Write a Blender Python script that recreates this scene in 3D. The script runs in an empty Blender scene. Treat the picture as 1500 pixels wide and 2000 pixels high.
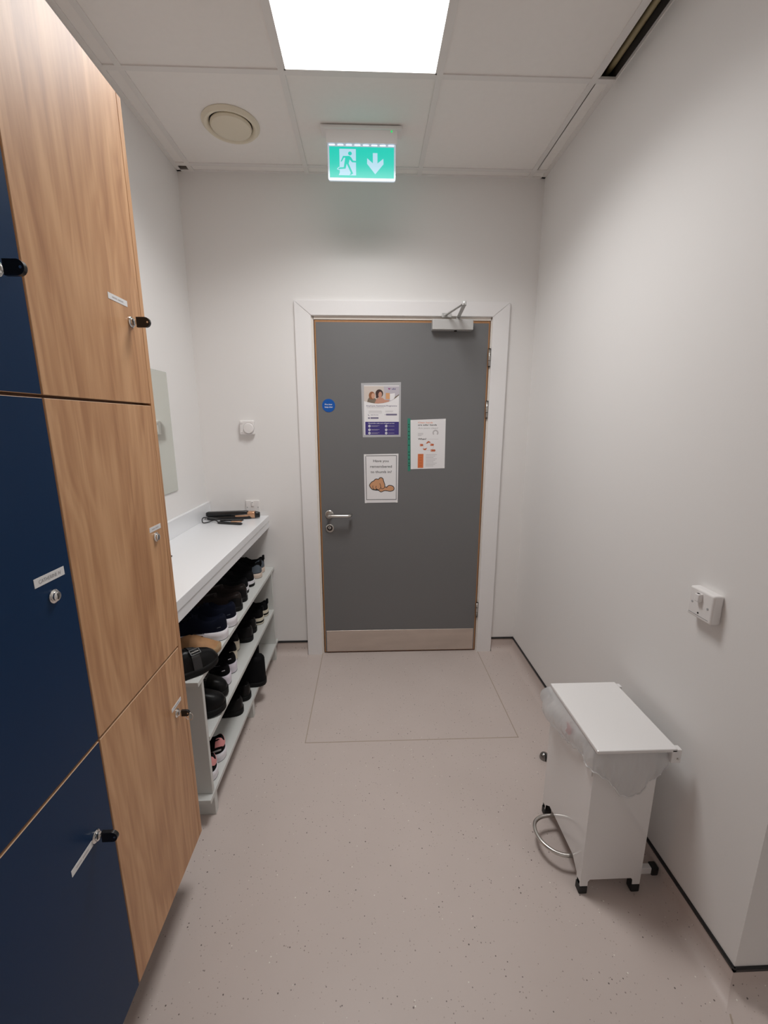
import bpy, bmesh, math, random
from mathutils import Vector, Matrix
from math import pi, sin, cos
random.seed(7)
C = bpy.context.scene.collection
SC = bpy.context.scene

# ------------------------------------------------------------------ dimensions (metres)
XL, XR, D, H = -0.998, 0.967, 2.577, 2.81      # left wall, right wall, end wall, ceiling
YC = 0.810                                      # where the right wall turns the corner
XF, YB = 2.4, -2.4                              # room behind the photographer
XK = -0.565                                     # locker fronts

# ------------------------------------------------------------------ materials
def mat(name, col, rough=.5, metal=0., var=0., vscale=8., bump=0., bscale=60., coat=0., spec=.5, trans=0., emit=None, estr=0., stretch=None):
    m = bpy.data.materials.new(name); m.use_nodes = True
    nt = m.node_tree; b = nt.nodes['Principled BSDF']
    c4 = (*col, 1)
    b.inputs['Base Color'].default_value = c4
    b.inputs['Roughness'].default_value = rough
    b.inputs['Metallic'].default_value = metal
    b.inputs['Specular IOR Level'].default_value = spec
    b.inputs['Coat Weight'].default_value = coat
    b.inputs['Coat Roughness'].default_value = .08
    b.inputs['Transmission Weight'].default_value = trans
    if emit:
        b.inputs['Emission Color'].default_value = (*emit, 1); b.inputs['Emission Strength'].default_value = estr
    if var or bump:
        tc = nt.nodes.new('ShaderNodeTexCoord'); mp = nt.nodes.new('ShaderNodeMapping')
        nt.links.new(tc.outputs['Object'], mp.inputs['Vector'])
        if stretch: mp.inputs['Scale'].default_value = stretch
    if var:
        n = nt.nodes.new('ShaderNodeTexNoise'); n.inputs['Scale'].default_value = vscale; n.inputs['Detail'].default_value = 4
        nt.links.new(mp.outputs['Vector'], n.inputs['Vector'])
        mx = nt.nodes.new('ShaderNodeMix'); mx.data_type = 'RGBA'
        mx.inputs[6].default_value = (*[x * (1 - var) for x in col], 1)
        mx.inputs[7].default_value = (*[min(1, x * (1 + var)) for x in col], 1)
        nt.links.new(n.outputs['Fac'], mx.inputs[0]); nt.links.new(mx.outputs[2], b.inputs['Base Color'])
    if bump:
        n2 = nt.nodes.new('ShaderNodeTexNoise'); n2.inputs['Scale'].default_value = bscale; n2.inputs['Detail'].default_value = 3
        nt.links.new(mp.outputs['Vector'], n2.inputs['Vector'])
        bp = nt.nodes.new('ShaderNodeBump'); bp.inputs['Strength'].default_value = bump; bp.inputs['Distance'].default_value = .002
        nt.links.new(n2.outputs['Fac'], bp.inputs['Height']); nt.links.new(bp.outputs['Normal'], b.inputs['Normal'])
    return m

def oak_mat():
    m = bpy.data.materials.new('oak_laminate'); m.use_nodes = True
    nt = m.node_tree; b = nt.nodes['Principled BSDF']; L = nt.links.new
    tc = nt.nodes.new('ShaderNodeTexCoord')
    def noise(scale, detail, sc, dist=0.):
        mp = nt.nodes.new('ShaderNodeMapping'); mp.inputs['Scale'].default_value = sc
        L(tc.outputs['Object'], mp.inputs['Vector'])
        n = nt.nodes.new('ShaderNodeTexNoise'); n.inputs['Scale'].default_value = scale; n.inputs['Detail'].default_value = detail
        n.inputs['Distortion'].default_value = dist
        L(mp.outputs['Vector'], n.inputs['Vector']); return n.outputs['Fac']
    def math_(op, a, bb=0.):
        n = nt.nodes.new('ShaderNodeMath'); n.operation = op
        for i, v in enumerate((a, bb)):
            if isinstance(v, (int, float)): n.inputs[i].default_value = v
            else: L(v, n.inputs[i])
        return n.outputs[0]
    broad = noise(1, 2, (4, 7, .45), 1.2)
    fine = noise(1, 5, (16, 26, 1.6), 1.4)
    pores = noise(1, 2, (110, 150, 9))
    # plain-sawn figure: nested parabolas up the board, warped
    sep = nt.nodes.new('ShaderNodeSeparateXYZ'); L(tc.outputs['Object'], sep.inputs[0])
    warp = math_('MULTIPLY', math_('SUBTRACT', noise(1, 3, (2, 3.2, 1.1), .3), .5), .26)
    a_ = math_('MULTIPLY', math_('ADD', math_('ADD', sep.outputs['Y'], .03), warp), 10.)
    f_ = math_('SUBTRACT', math_('MULTIPLY', math_('MULTIPLY', a_, a_), .62), math_('MULTIPLY', sep.outputs['Z'], 1.7))
    f_ = math_('ADD', f_, math_('MULTIPLY', fine, .55))
    w1 = math_('MULTIPLY', math_('SINE', math_('MULTIPLY', f_, 6.283)), .5)
    w2 = math_('MULTIPLY', math_('SINE', math_('MULTIPLY', f_, 17.7)), .5)
    s = math_('ADD', math_('MULTIPLY', broad, .48), math_('MULTIPLY', fine, .42))
    s = math_('ADD', s, math_('MULTIPLY', w1, .075))
    s = math_('ADD', s, math_('MULTIPLY', w2, .06))
    s = math_('ADD', s, math_('MULTIPLY', pores, .14))
    r = nt.nodes.new('ShaderNodeValToRGB')
    e = r.color_ramp.elements
    e[0].position = .38; e[0].color = (.40, .195, .092, 1)
    e[1].position = .66; e[1].color = (.64, .37, .195, 1)
    k = e.new(.52); k.color = (.53, .285, .142, 1)
    L(s, r.inputs['Fac']); L(r.outputs['Color'], b.inputs['Base Color'])
    b.inputs['Roughness'].default_value = .42
    b.inputs['Specular IOR Level'].default_value = .5
    return m

def floor_mat():
    m = bpy.data.materials.new('speckled_safety_vinyl'); m.use_nodes = True
    nt = m.node_tree; b = nt.nodes['Principled BSDF']; L = nt.links.new
    tc = nt.nodes.new('ShaderNodeTexCoord')
    big = nt.nodes.new('ShaderNodeTexNoise'); big.inputs['Scale'].default_value = 3.2; big.inputs['Detail'].default_value = 5
    L(tc.outputs['Object'], big.inputs['Vector'])
    base = nt.nodes.new('ShaderNodeMix'); base.data_type = 'RGBA'
    base.inputs[6].default_value = (.535, .46, .425, 1); base.inputs[7].default_value = (.615, .535, .50, 1)
    L(big.outputs['Fac'], base.inputs[0])
    cur = base.outputs[2]
    def specks(scale, thr, radius, col, cur, seed):
        mp = nt.nodes.new('ShaderNodeMapping'); mp.inputs['Location'].default_value = (seed, seed * 1.7, seed * .3)
        L(tc.outputs['Object'], mp.inputs['Vector'])
        v = nt.nodes.new('ShaderNodeTexVoronoi'); v.inputs['Scale'].default_value = scale; v.feature = 'F1'
        L(mp.outputs['Vector'], v.inputs['Vector'])
        sep = nt.nodes.new('ShaderNodeSeparateColor'); L(v.outputs['Color'], sep.inputs[0])
        g = nt.nodes.new('ShaderNodeMath'); g.operation = 'GREATER_THAN'; g.inputs[1].default_value = thr; L(sep.outputs[0], g.inputs[0])
        # radius differs from fleck to fleck
        rr = nt.nodes.new('ShaderNodeMath'); rr.operation = 'MULTIPLY_ADD'; L(sep.outputs[1], rr.inputs[0]); rr.inputs[1].default_value = radius; rr.inputs[2].default_value = radius * .45
        d = nt.nodes.new('ShaderNodeMath'); d.operation = 'LESS_THAN'; L(v.outputs['Distance'], d.inputs[0]); L(rr.outputs[0], d.inputs[1])
        a = nt.nodes.new('ShaderNodeMath'); a.operation = 'MULTIPLY'; L(g.outputs[0], a.inputs[0]); L(d.outputs[0], a.inputs[1])
        mx = nt.nodes.new('ShaderNodeMix'); mx.data_type = 'RGBA'; L(a.outputs[0], mx.inputs[0]); L(cur, mx.inputs[6]); mx.inputs[7].default_value = (*col, 1)
        return mx.outputs[2]
    cur = specks(95, .45, .13, (.44, .37, .33), cur, 2.2)
    cur = specks(68, .78, .115, (.15, .122, .11), cur, 5.1)
    cur = specks(66, .82, .095, (.80, .77, .70), cur, 9.4)
    cur = specks(80, .74, .12, (.30, .25, .225), cur, 13.7)
    L(cur, b.inputs['Base Color'])
    b.inputs['Roughness'].default_value = .42
    b.inputs['Specular IOR Level'].default_value = .35
    n2 = nt.nodes.new('ShaderNodeTexNoise'); n2.inputs['Scale'].default_value = 140
    L(tc.outputs['Object'], n2.inputs['Vector'])
    bp = nt.nodes.new('ShaderNodeBump'); bp.inputs['Strength'].default_value = .12; bp.inputs['Distance'].default_value = .001
    L(n2.outputs['Fac'], bp.inputs['Height']); L(bp.outputs['Normal'], b.inputs['Normal'])
    return m

def bag_mat():
    m = bpy.data.materials.new('translucent_white_polythene'); m.use_nodes = True
    nt = m.node_tree; L = nt.links.new
    for n in list(nt.nodes): nt.nodes.remove(n)
    out = nt.nodes.new('ShaderNodeOutputMaterial')
    tr = nt.nodes.new('ShaderNodeBsdfTransparent'); tr.inputs[0].default_value = (.97, .97, .97, 1)
    df = nt.nodes.new('ShaderNodeBsdfDiffuse'); df.inputs[0].default_value = (.93, .94, .95, 1)
    tl = nt.nodes.new('ShaderNodeBsdfTranslucent'); tl.inputs[0].default_value = (.93, .94, .95, 1)
    gl = nt.nodes.new('ShaderNodeBsdfGlossy'); gl.inputs['Roughness'].default_value = .22
    m1 = nt.nodes.new('ShaderNodeMixShader'); m1.inputs[0].default_value = .4; L(df.outputs[0], m1.inputs[1]); L(tl.outputs[0], m1.inputs[2])
    m2 = nt.nodes.new('ShaderNodeMixShader'); m2.inputs[0].default_value = .16; L(m1.outputs[0], m2.inputs[1]); L(gl.outputs[0], m2.inputs[2])
    m3 = nt.nodes.new('ShaderNodeMixShader'); m3.inputs[0].default_value = .50; L(tr.outputs[0], m3.inputs[1]); L(m2.outputs[0], m3.inputs[2])
    L(m3.outputs[0], out.inputs[0])
    return m

M = {}
M['wall'] = mat('white_wall_paint', (.815, .803, .792), .55, bump=.05, bscale=220, spec=.3)
M['ceil'] = mat('ceiling_tile', (.86, .835, .81), .8, var=.02, vscale=40, bump=.06, bscale=300, spec=.2)
M['grid'] = mat('ceiling_grid_white', (.79, .77, .75), .5)
M['void'] = mat('ceiling_void_dark', (.05, .045, .04), .9, var=.4, vscale=5)
M['pipe'] = mat('lagged_pipe', (.50, .42, .24), .45, var=.45, vscale=14)
M['floor'] = floor_mat()
M['seam'] = mat('vinyl_weld', (.42, .345, .28), .5)
M['black'] = mat('black_capping', (.012, .012, .013), .35)
M['trim'] = mat('white_gloss_trim', (.84, .83, .83), .28)
M['frame'] = mat('door_frame_cream', (.78, .73, .67), .35)
M['door'] = mat('grey_door_laminate', (.162, .163, .166), .42, bump=.03, bscale=300)
M['lip'] = mat('oak_lipping', (.40, .20, .085), .45, var=.2, vscale=6, stretch=(30, 30, 1))
M['steel'] = mat('brushed_steel', (.62, .60, .57), .28, 1.)
M['stopsteel'] = mat('dull_steel', (.30, .29, .28), .3, 1.)
M['kick'] = mat('satin_steel_kick_plate', (.66, .58, .52), .42, .85, var=.16, vscale=7, stretch=(.6, 1, 3))
M['alu'] = mat('silver_paint', (.60, .60, .59), .38, .35)
M['dark'] = mat('dark_gap', (.015, .012, .01), .8)
M['oak'] = oak_mat()
M['oakedge'] = mat('pale_edge_band', (.60, .40, .25), .45)
M['oakdark'] = mat('oak_carcass_edge', (.27, .125, .052), .5, var=.15, vscale=3, stretch=(20, 20, 1))
M['blue'] = mat('navy_laminate', (.0025, .026, .082), .42, var=.06, vscale=3, spec=.2)
M['plinth'] = mat('dark_plinth', (.10, .09, .08), .7)
M['plastic'] = mat('white_plastic', (.82, .80, .79), .3)
M['greyp'] = mat('grey_print', (.42, .42, .43), .6)
M['chrome'] = mat('chrome', (.80, .79, .77), .12, 1.)
M['blackp'] = mat('black_plastic', (.010, .010, .011), .28)
M['label'] = mat('label_tape', (.78, .78, .78), .4)
M['ink'] = mat('black_ink', (.03, .03, .03), .6)
M['inkgrey'] = mat('grey_ink', (.36, .36, .37), .6)
M['inkpale'] = mat('pale_grey_ink', (.50, .48, .49), .6)
M['counter'] = mat('white_laminate_worktop', (.81, .825, .845), .22, bump=.02, bscale=30)
M['rack'] = mat('grey_white_board', (.62, .63, .61), .4)
M['mirror'] = mat('mirror_silver', (.80, .84, .79), .015, 1.)
M['mirroredge'] = mat('mirror_edge', (.15, .18, .15), .3)
M['paper'] = mat('white_paper', (.80, .79, .80), .5)
M['sleeve'] = mat('laminate_sleeve', (.46, .46, .475), .25)
M['purple'] = mat('indigo_print', (.055, .040, .20), .4)
M['purplebar'] = mat('slate_print', (.17, .15, .24), .4)
M['bluesign'] = mat('blue_sign', (.005, .095, .40), .3)
M['whiteink'] = mat('white_ink', (.82, .82, .84), .5)
M['orange'] = mat('orange_print', (.66, .18, .06), .5)
M['rust'] = mat('rust_print', (.52, .13, .05), .5)
M['pinkink'] = mat('salmon_print', (.78, .36, .25), .5)
M['teal'] = mat('green_binding', (.035, .24, .17), .4)
M['tan'] = mat('cartoon_skin', (.62, .32, .17), .5)
M['beigeph'] = mat('photo_beige', (.62, .55, .50), .45)
M['lavph'] = mat('photo_lavender', (.50, .47, .52), .45)
M['hair1'] = mat('photo_auburn', (.30, .115, .05), .45)
M['hair2'] = mat('photo_dark_brown', (.055, .028, .025), .45)
M['skin1'] = mat('photo_skin', (.62, .35, .24), .45)
M['skin2'] = mat('photo_pink', (.55, .29, .21), .45)
M['cloth'] = mat('photo_olive', (.20, .16, .12), .45)
M['peach'] = mat('photo_peach', (.68, .36, .17), .45)
M['magenta'] = mat('logo_magenta', (.30, .06, .22), .45)
M['cream'] = mat('cream_valve', (.74, .68, .55), .4)
M['binwhite'] = mat('white_powder_coat', (.81, .80, .795), .13, coat=.4)
M['rubber'] = mat('black_rubber', (.012, .012, .012), .6)
M['bag'] = bag_mat()
M['hem'] = mat('rolled_polythene_hem', (.80, .80, .80), .25)
M['red'] = mat('red_scrap', (.55, .10, .10), .5)
M['gold'] = mat('rose_gold', (.62, .36, .22), .3, .6)
M['lamp'] = mat('led_diffuser', (.9, .9, .9), .5, emit=(1, .995, .99), estr=3.6)
M['lampdim'] = mat('led_diffuser_dimmed', (.9, .9, .9), .5, emit=(1, .995, .99), estr=1.3)
M['exitgreen'] = mat('exit_green', (.003, .03, .022), .3, emit=(.012, .58, .455), estr=.95)
M['exitwhite'] = mat('exit_white', (.05, .07, .08), .3, emit=(.44, .68, .80), estr=.93)
M['led'] = mat('led_strip', (.8, .8, .9), .3, emit=(.60, .72, 1.), estr=1.6)
M['greenled'] = mat('green_indicator', (.0, .3, .1), .3, emit=(.02, .55, .12), estr=1.)
M['acrylic'] = mat('clear_acrylic_rim', (.45, .50, .53), .1, emit=(.42, .52, .62), estr=.5)
# shoes
M['sblack'] = mat('black_fabric', (.004, .004, .005), .8, bump=.2, bscale=500, spec=.15)
M['sleather'] = mat('black_leather', (.004, .004, .0045), .34, bump=.12, bscale=200, spec=.22)
M['snavy'] = mat('navy_knit', (.003, .005, .015), .8, bump=.3, bscale=600, spec=.15)
M['sbrown'] = mat('dark_brown_leather', (.012, .007, .006), .5, spec=.25)
M['sgrey'] = mat('slate_heel', (.085, .105, .13), .6)
M['swhite'] = mat('white_sole', (.74, .72, .76), .45)
M['scream'] = mat('cream_sole', (.66, .60, .48), .5)
M['slilac'] = mat('lilac_sole', (.66, .61, .68), .45)
M['sbeige'] = mat('beige_sole', (.62, .50, .42), .5)
M['stan'] = mat('tan_suede', (.36, .19, .085), .75, var=.25, vscale=30)
M['scork'] = mat('cork', (.36, .23, .12), .8, var=.3, vscale=90)
M['spink'] = mat('coral_pink', (.80, .33, .33), .55)
M['ssilver'] = mat('silver_grey', (.36, .35, .34), .4)
M['sole_black'] = mat('black_sole', (.005, .005, .005), .6, spec=.2)
M['sstrap'] = mat('glossy_black_strap', (.035, .035, .037), .2)
M['rosein'] = mat('dusty_pink_lining', (.45, .25, .22), .7)

# ------------------------------------------------------------------ mesh helpers
class MB:
    """Collects shapes into one bmesh with material slots."""
    def __init__(s): s.bm = bmesh.new(); s.mats = []; s.uvs = None
    def mi(s, m):
        m = M[m] if isinstance(m, str) else m
        if m not in s.mats: s.mats.append(m)
        return s.mats.index(m)
    def _merge(s, b2, m, smooth=False):
        idx = s.mi(m); vm = {}
        for v in b2.verts: vm[v] = s.bm.verts.new(v.co)
        for f in b2.faces:
            try: nf = s.bm.faces.new([vm[v] for v in f.verts])
            except ValueError: continue
            nf.material_index = idx; nf.smooth = smooth
        b2.free()
    def box(s, x0, x1, y0, y1, z0, z1, m, bev=0., seg=2, mtx=None, face_mats=None):
        b = bmesh.new(); bmesh.ops.create_cube(b, size=1)
        for v in b.verts:
            v.co = Vector(((x0 + x1) / 2 + v.co.x * (x1 - x0), (y0 + y1) / 2 + v.co.y * (y1 - y0), (z0 + z1) / 2 + v.co.z * (z1 - z0)))
        if bev: bmesh.ops.bevel(b, geom=b.edges[:], offset=bev, segments=seg, profile=.5, affect='EDGES')
        if mtx: bmesh.ops.transform(b, matrix=mtx, verts=b.verts)
        if face_mats:       # function normal -> material
            b.normal_update(); idx = {}
            vm = {v: s.bm.verts.new(v.co) for v in b.verts}
            for f in b.faces:
                nf = s.bm.faces.new([vm[v] for v in f.verts]); nf.material_index = s.mi(face_mats(f.normal))
            b.free()
        else: s._merge(b, m)
        return s
    def cyl(s, p0, p1, r0, m, r1=None, n=24, smooth=True):
        p0, p1 = Vector(p0), Vector(p1); d = p1 - p0; r1 = r0 if r1 is None else r1
        b = bmesh.new(); bmesh.ops.create_cone(b, cap_ends=True, segments=n, radius1=r0, radius2=r1, depth=d.length)
        q = d.to_track_quat('Z', 'Y').to_matrix().to_4x4(); q.translation = (p0 + p1) / 2
        bmesh.ops.transform(b, matrix=q, verts=b.verts)
        idx = s.mi(m); vm = {v: s.bm.verts.new(v.co) for v in b.verts}
        for f in b.faces:
            nf = s.bm.faces.new([vm[v] for v in f.verts]); nf.material_index = idx; nf.smooth = smooth and len(f.verts) == 4
        b.free(); return s
    def lathe(s, prof, m, origin=(0, 0, 0), axis=(0, 0, 1), n=32, cap=True):
        """prof: list of (radius, height along axis)"""
        q = Vector(axis).to_track_quat('Z', 'Y').to_matrix(); o = Vector(origin); idx = s.mi(m); rings = []
        for r, h in prof:
            rings.append([s.bm.verts.new(o + q @ Vector((r * cos(2 * pi * i / n), r * sin(2 * pi * i / n), h))) for i in range(n)])
        last = rings[0]
        for k in range(1, len(rings)):
            b = rings[k]; a = last
            for i in range(n):
                f = s.bm.faces.new((a[i], a[(i + 1) % n], b[(i + 1) % n], b[i])); f.material_index = idx; f.smooth = True
            last = b
            if k + 1 < len(rings):
                (r0, h0), (r1, h1), (r2, h2) = prof[k - 1:k + 2]
                d = abs((math.atan2(h2 - h1, r2 - r1) - math.atan2(h1 - h0, r1 - r0) + pi) % (2 * pi) - pi)
                if d > .55: last = [s.bm.verts.new(v.co) for v in b]
        rings[-1] = last if len(rings) == 1 else rings[-1]
        if cap:
            for rg, rev in ((rings[0], True), (rings[-1], False)):
                rg = [s.bm.verts.new(v.co) for v in rg]
                f = s.bm.faces.new(rg[::-1] if rev else rg); f.material_index = idx
        return s
    def tube(s, pts, r, m, n=10, closed=False, smooth_pts=True):
        P = [Vector(p) for p in pts]
        if smooth_pts and len(P) > 2:
            Q = []; k = len(P); rng = range(k if closed else k - 1)
            for i in rng:
                p0, p1, p2, p3 = (P[(i - 1) % k] if closed or i > 0 else P[0]), P[i], P[(i + 1) % k], (P[(i + 2) % k] if closed or i + 2 < k else P[-1])
                for t in (0, .2, .4, .6, .8):
                    Q.append(.5 * ((2 * p1) + (p2 - p0) * t + (2 * p0 - 5 * p1 + 4 * p2 - p3) * t * t + (3 * p1 - p0 - 3 * p2 + p3) * t ** 3))
            if not closed: Q.append(P[-1])
            P = Q
        idx = s.mi(m); rings = []; k = len(P); up = Vector((0, 0, 1)); prev = None
        for i, p in enumerate(P):
            d = ((P[(i + 1) % k] if closed or i < k - 1 else p) - (P[i - 1] if closed or i > 0 else p)).normalized()
            if prev is None: a = d.orthogonal().normalized()
            else: a = (prev - d * prev.dot(d)).normalized()
            prev = a; b = d.cross(a)
            rings.append([s.bm.verts.new(p + a * r * cos(2 * pi * j / n) + b * r * sin(2 * pi * j / n)) for j in range(n)])
        pairs = list(zip(rings, rings[1:])) + ([(rings[-1], rings[0])] if closed else [])
        for a, b in pairs:
            for j in range(n):
                f = s.bm.faces.new((a[j], a[(j + 1) % n], b[(j + 1) % n], b[j])); f.material_index = idx; f.smooth = True
        if not closed:
            for rg in (rings[0][::-1], rings[-1]): s.bm.faces.new(rg).material_index = idx
        return s
    def prism(s, pts, h0, h1, m, fr=None, smooth=False):
        """pts: 2D outline, extruded along the frame's third axis. fr = (origin, ux, uy, un)"""
        o, ux, uy, un = fr or (Vector((0, 0, 0)), Vector((1, 0, 0)), Vector((0, 1, 0)), Vector((0, 0, 1)))
        idx = s.mi(m)
        a = [s.bm.verts.new(o + ux * x + uy * y + un * h0) for x, y in pts]
        b = [s.bm.verts.new(o + ux * x + uy * y + un * h1) for x, y in pts]
        n = len(pts); fs = [s.bm.faces.new(a[::-1]), s.bm.faces.new(b)]
        for i in range(n): fs.append(s.bm.faces.new((a[i], a[(i + 1) % n], b[(i + 1) % n], b[i])))
        for f in fs: f.material_index = idx
        return s
    def grid(s, rows, m, closed_u=False, smooth=True, cap0=False, cap1=False):
        idx = s.mi(m); V = [[s.bm.verts.new(p) for p in r] for r in rows]
        for a, b in zip(V, V[1:]):
            n = len(a)
            for i in range(n if closed_u else n - 1):
                f = s.bm.faces.new((a[i], a[(i + 1) % n], b[(i + 1) % n], b[i])); f.material_index = idx; f.smooth = smooth
        if cap0: s.bm.faces.new(V[0][::-1]).material_index = idx
        if cap1: s.bm.faces.new(V[-1]).material_index = idx
        return s

def obj(name, mb, parent=None, local=False, solid=False):
    """Link one mesh object. Shapes are in world coordinates unless local; children are re-based on their root's place."""
    if not solid: bmesh.ops.recalc_face_normals(mb.bm, faces=mb.bm.faces)
    me = bpy.data.meshes.new(name); mb.bm.to_mesh(me); mb.bm.free()
    for m in mb.mats: me.materials.append(m)
    o = bpy.data.objects.new(name, me); C.objects.link(o)
    if parent:
        o.parent = parent
        if not local:
            off = Vector(); p = parent
            while p: off += p.location; p = p.parent
            me.transform(Matrix.Translation(-off))
    elif not local:
        # origin at the base of the mesh
        xs = [v.co for v in me.vertices]
        if xs:
            base = Vector(((min(v.x for v in xs) + max(v.x for v in xs)) / 2, (min(v.y for v in xs) + max(v.y for v in xs)) / 2, min(v.z for v in xs)))
            me.transform(Matrix.Translation(-base)); o.location = base
    return o
def tag(o, label, cat, group=None):
    o['label'] = label; o['category'] = cat
    if group: o['group'] = group
    return o
def thing(name, loc, label, cat, group=None, rz=0.):
    o = bpy.data.objects.new(name, None); o.empty_display_size = .05; C.objects.link(o)
    o.location = loc; o.rotation_euler = (0, 0, rz)
    return tag(o, label, cat, group)
def struct(o): o['kind'] = 'structure'; return o
def empty_struct(name, loc):
    o = bpy.data.objects.new(name, None); o.empty_display_size = .05; C.objects.link(o); o.location = loc
    return struct(o)

# ------------------------------------------------------------------ flat print (real thin layers on a real sheet)
def text_geo(txt, bold=0.):
    cu = bpy.data.curves.new('t', 'FONT'); cu.body = txt; cu.size = 1; cu.offset = bold; cu.resolution_u = 3
    o = bpy.data.objects.new('t', cu); C.objects.link(o)
    me = bpy.data.meshes.new_from_object(o)
    vs = [(v.co.x, v.co.y) for v in me.vertices]; fs = [tuple(p.vertices) for p in me.polygons]
    bpy.data.objects.remove(o); bpy.data.curves.remove(cu); bpy.data.meshes.remove(me)
    x0 = min(v[0] for v in vs); x1 = max(v[0] for v in vs)
    return vs, fs, x0, x1
def ellipse(cx, cy, rx, ry, n=20, rot=0.):
    return [(cx + rx * cos(2 * pi * i / n) * cos(rot) - ry * sin(2 * pi * i / n) * sin(rot), cy + rx * cos(2 * pi * i / n) * sin(rot) + ry * sin(2 * pi * i / n) * cos(rot)) for i in range(n)]
def rect(x0, y0, x1, y1): return [(x0, y0), (x1, y0), (x1, y1), (x0, y1)]
class Art:
    """2D drawing in its own units (x right, y down) laid on a frame as layers a fraction of a millimetre thick."""
    def __init__(s, mb, origin, ux, uy, un, scale, x0=0., y0=0., step=.00012):
        s.mb, s.o, s.ux, s.uy, s.un, s.k, s.x0, s.y0, s.step = mb, Vector(origin), Vector(ux), Vector(uy), Vector(un), scale, x0, y0, step
    def P(s, x, y, l): return s.o + s.ux * ((x - s.x0) * s.k) + s.uy * ((y - s.y0) * s.k) + s.un * (l * s.step)
    def poly(s, pts, m, l=1):
        f = s.mb.bm.faces.new([s.mb.bm.verts.new(s.P(x, y, l)) for x, y in pts]); f.material_index = s.mb.mi(m)
        f.normal_update()
        if f.normal.dot(s.un) < 0: f.normal_flip()
    @staticmethod
    def curve(P, closed=True, n=4):
        k = len(P); Q = []
        for i in range(k if closed else k - 1):
            g = lambda j: P[j % k] if closed else P[max(0, min(k - 1, j))]
            p0, p1, p2, p3 = g(i - 1), g(i), g(i + 1), g(i + 2)
            for q in range(n):
                t = q / n
                Q.append(tuple(.5 * (2 * p1[c] + (p2[c] - p0[c]) * t + (2 * p0[c] - 5 * p1[c] + 4 * p2[c] - p3[c]) * t * t + (3 * p1[c] - p0[c] - 3 * p2[c] + p3[c]) * t ** 3) for c in (0, 1)))
        if not closed: Q.append(P[-1])
        return Q
    def stroke(s, pts, w, m, l=1, closed=False):
        k = len(pts)
        for i in range(k if closed else k - 1):
            (ax, ay), (bx, by) = pts[i], pts[(i + 1) % k]
            dx, dy = bx - ax, by - ay; L = math.hypot(dx, dy) or 1; ex, ey = dx / L * w * .3, dy / L * w * .3; nx, ny = -dy / L * w / 2, dx / L * w / 2
            s.poly([(ax - ex + nx, ay - ey + ny), (bx + ex + nx, by + ey + ny), (bx + ex - nx, by + ey - ny), (ax - ex - nx, ay - ey - ny)], m, l + (i % 3) * .12)
    def text(s, txt, x0, x1, base, height, m, l=2, bold=0.):
        """x0..x1: extent, base: baseline y, height: cap height"""
        vs, fs, a, b = text_geo(txt, bold); kx = (x1 - x0) / (b - a); ky = height / .70
        V = [s.mb.bm.verts.new(s.P(x0 + (x - a) * kx, base - y * ky, l)) for x, y in vs]; idx = s.mb.mi(m)
        for f in fs:
            try: nf = s.mb.bm.faces.new([V[i] for i in f])
            except ValueError: continue
            nf.material_index = idx; nf.normal_update()
            if nf.normal.dot(s.un) < 0: nf.normal_flip()
DOORFR = dict(ux=(1, 0, 0), uy=(0, 0, -1), un=(0, -1, 0))

# ================================================================== SETTING
# floor
b = MB(); b.box(XL - .1, XF, YB, D + .02, -.05, 0, 'floor'); fl = struct(obj('floor', b)); fl.location.z
b = MB()
sw = .0022
b.box(-.319 - sw, -.319 + sw, 1.767, 2.575, 0, .0006, 'seam'); b.box(.724 - sw, .724 + sw, 1.767, 2.575, 0, .0006, 'seam')
b.box(-.321, .726, 1.767 - sw, 1.767 + sw, 0, .0006, 'seam')
b.prism([(.944, .790), (.949, .790), (.705, .30), (.700, .30)], 0, .0006, 'seam')
o = obj('welded_seam', b, fl)
# walls
b = MB(); b.box(XL - .1, XL, YB, D + .1, 0, 3.3, 'wall'); struct(obj('wall_left', b))
DX0, DX1, DZ = -.313, .713, 2.098        # frame opening
b = MB()
b.box(XL, DX0, D, D + .1, 0, 3.3, 'wall'); b.box(DX1, XR + .1, D, D + .1, 0, 3.3, 'wall'); b.box(DX0, DX1, D, D + .1, DZ, 3.3, 'wall'); b.box(DX0, DX1, D + .07, D + .1, 0, DZ, 'dark')
struct(obj('wall_back', b))
b = MB(); b.prism([(XR, YC), (XF, YC), (XF, YC + .1), (XR + .1, YC + .1), (XR + .1, D + .0), (XR, D + .0)], 0, 3.3, 'wall'); struct(obj('wall_right', b))
b = MB(); b.box(XF, XF + .1, YB, YC + .1, 0, 3.3, 'wall'); struct(obj('wall_side', b))
b = MB(); b.box(XL - .1, XF + .1, YB - .1, YB, 0, 3.3, 'wall'); struct(obj('wall_front', b))

# ceiling tiles (tile face a little above the grid), with the missing border piece over the right wall
b = MB(); T0, T1 = H + .005, H + .011
GX = [-.919, -.319, .281, .881]; GY = [2.514, 1.914]
while GY[-1] > YB: GY.append(GY[-1] - .6)
b.box(XL, .9, YB, 2.514, T0, T1, 'ceil')
b.box(.89, XR, 1.914, 2.514, T0, T1, 'ceil')
b.box(.89, XR, YB, .72, T0, T1, 'ceil'); b.box(XR, XF, YB, YC, T0, T1, 'ceil')
b.box(-.925, XR, 2.514, D, T0, T1, 'ceil')
b.box(XL, -.925, 2.514, 2.535, T0, T1, 'ceil')
b.box(XL, XF, YB, D, 3.28, 3.3, 'void')
ce = struct(obj('ceiling', b))
b = MB(); w = .012
gxs = GX + [1.481, 2.081]
for x in gxs:
    y1 = D if x < XR else YC
    b.box(x - w, x + w, YB, y1, H, H + .010, 'grid')
for y in GY:
    x1 = XR if y > YC else XF
    b.box(XL, x1, y - w, y + w, H + .0004, H + .010, 'grid')
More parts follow.
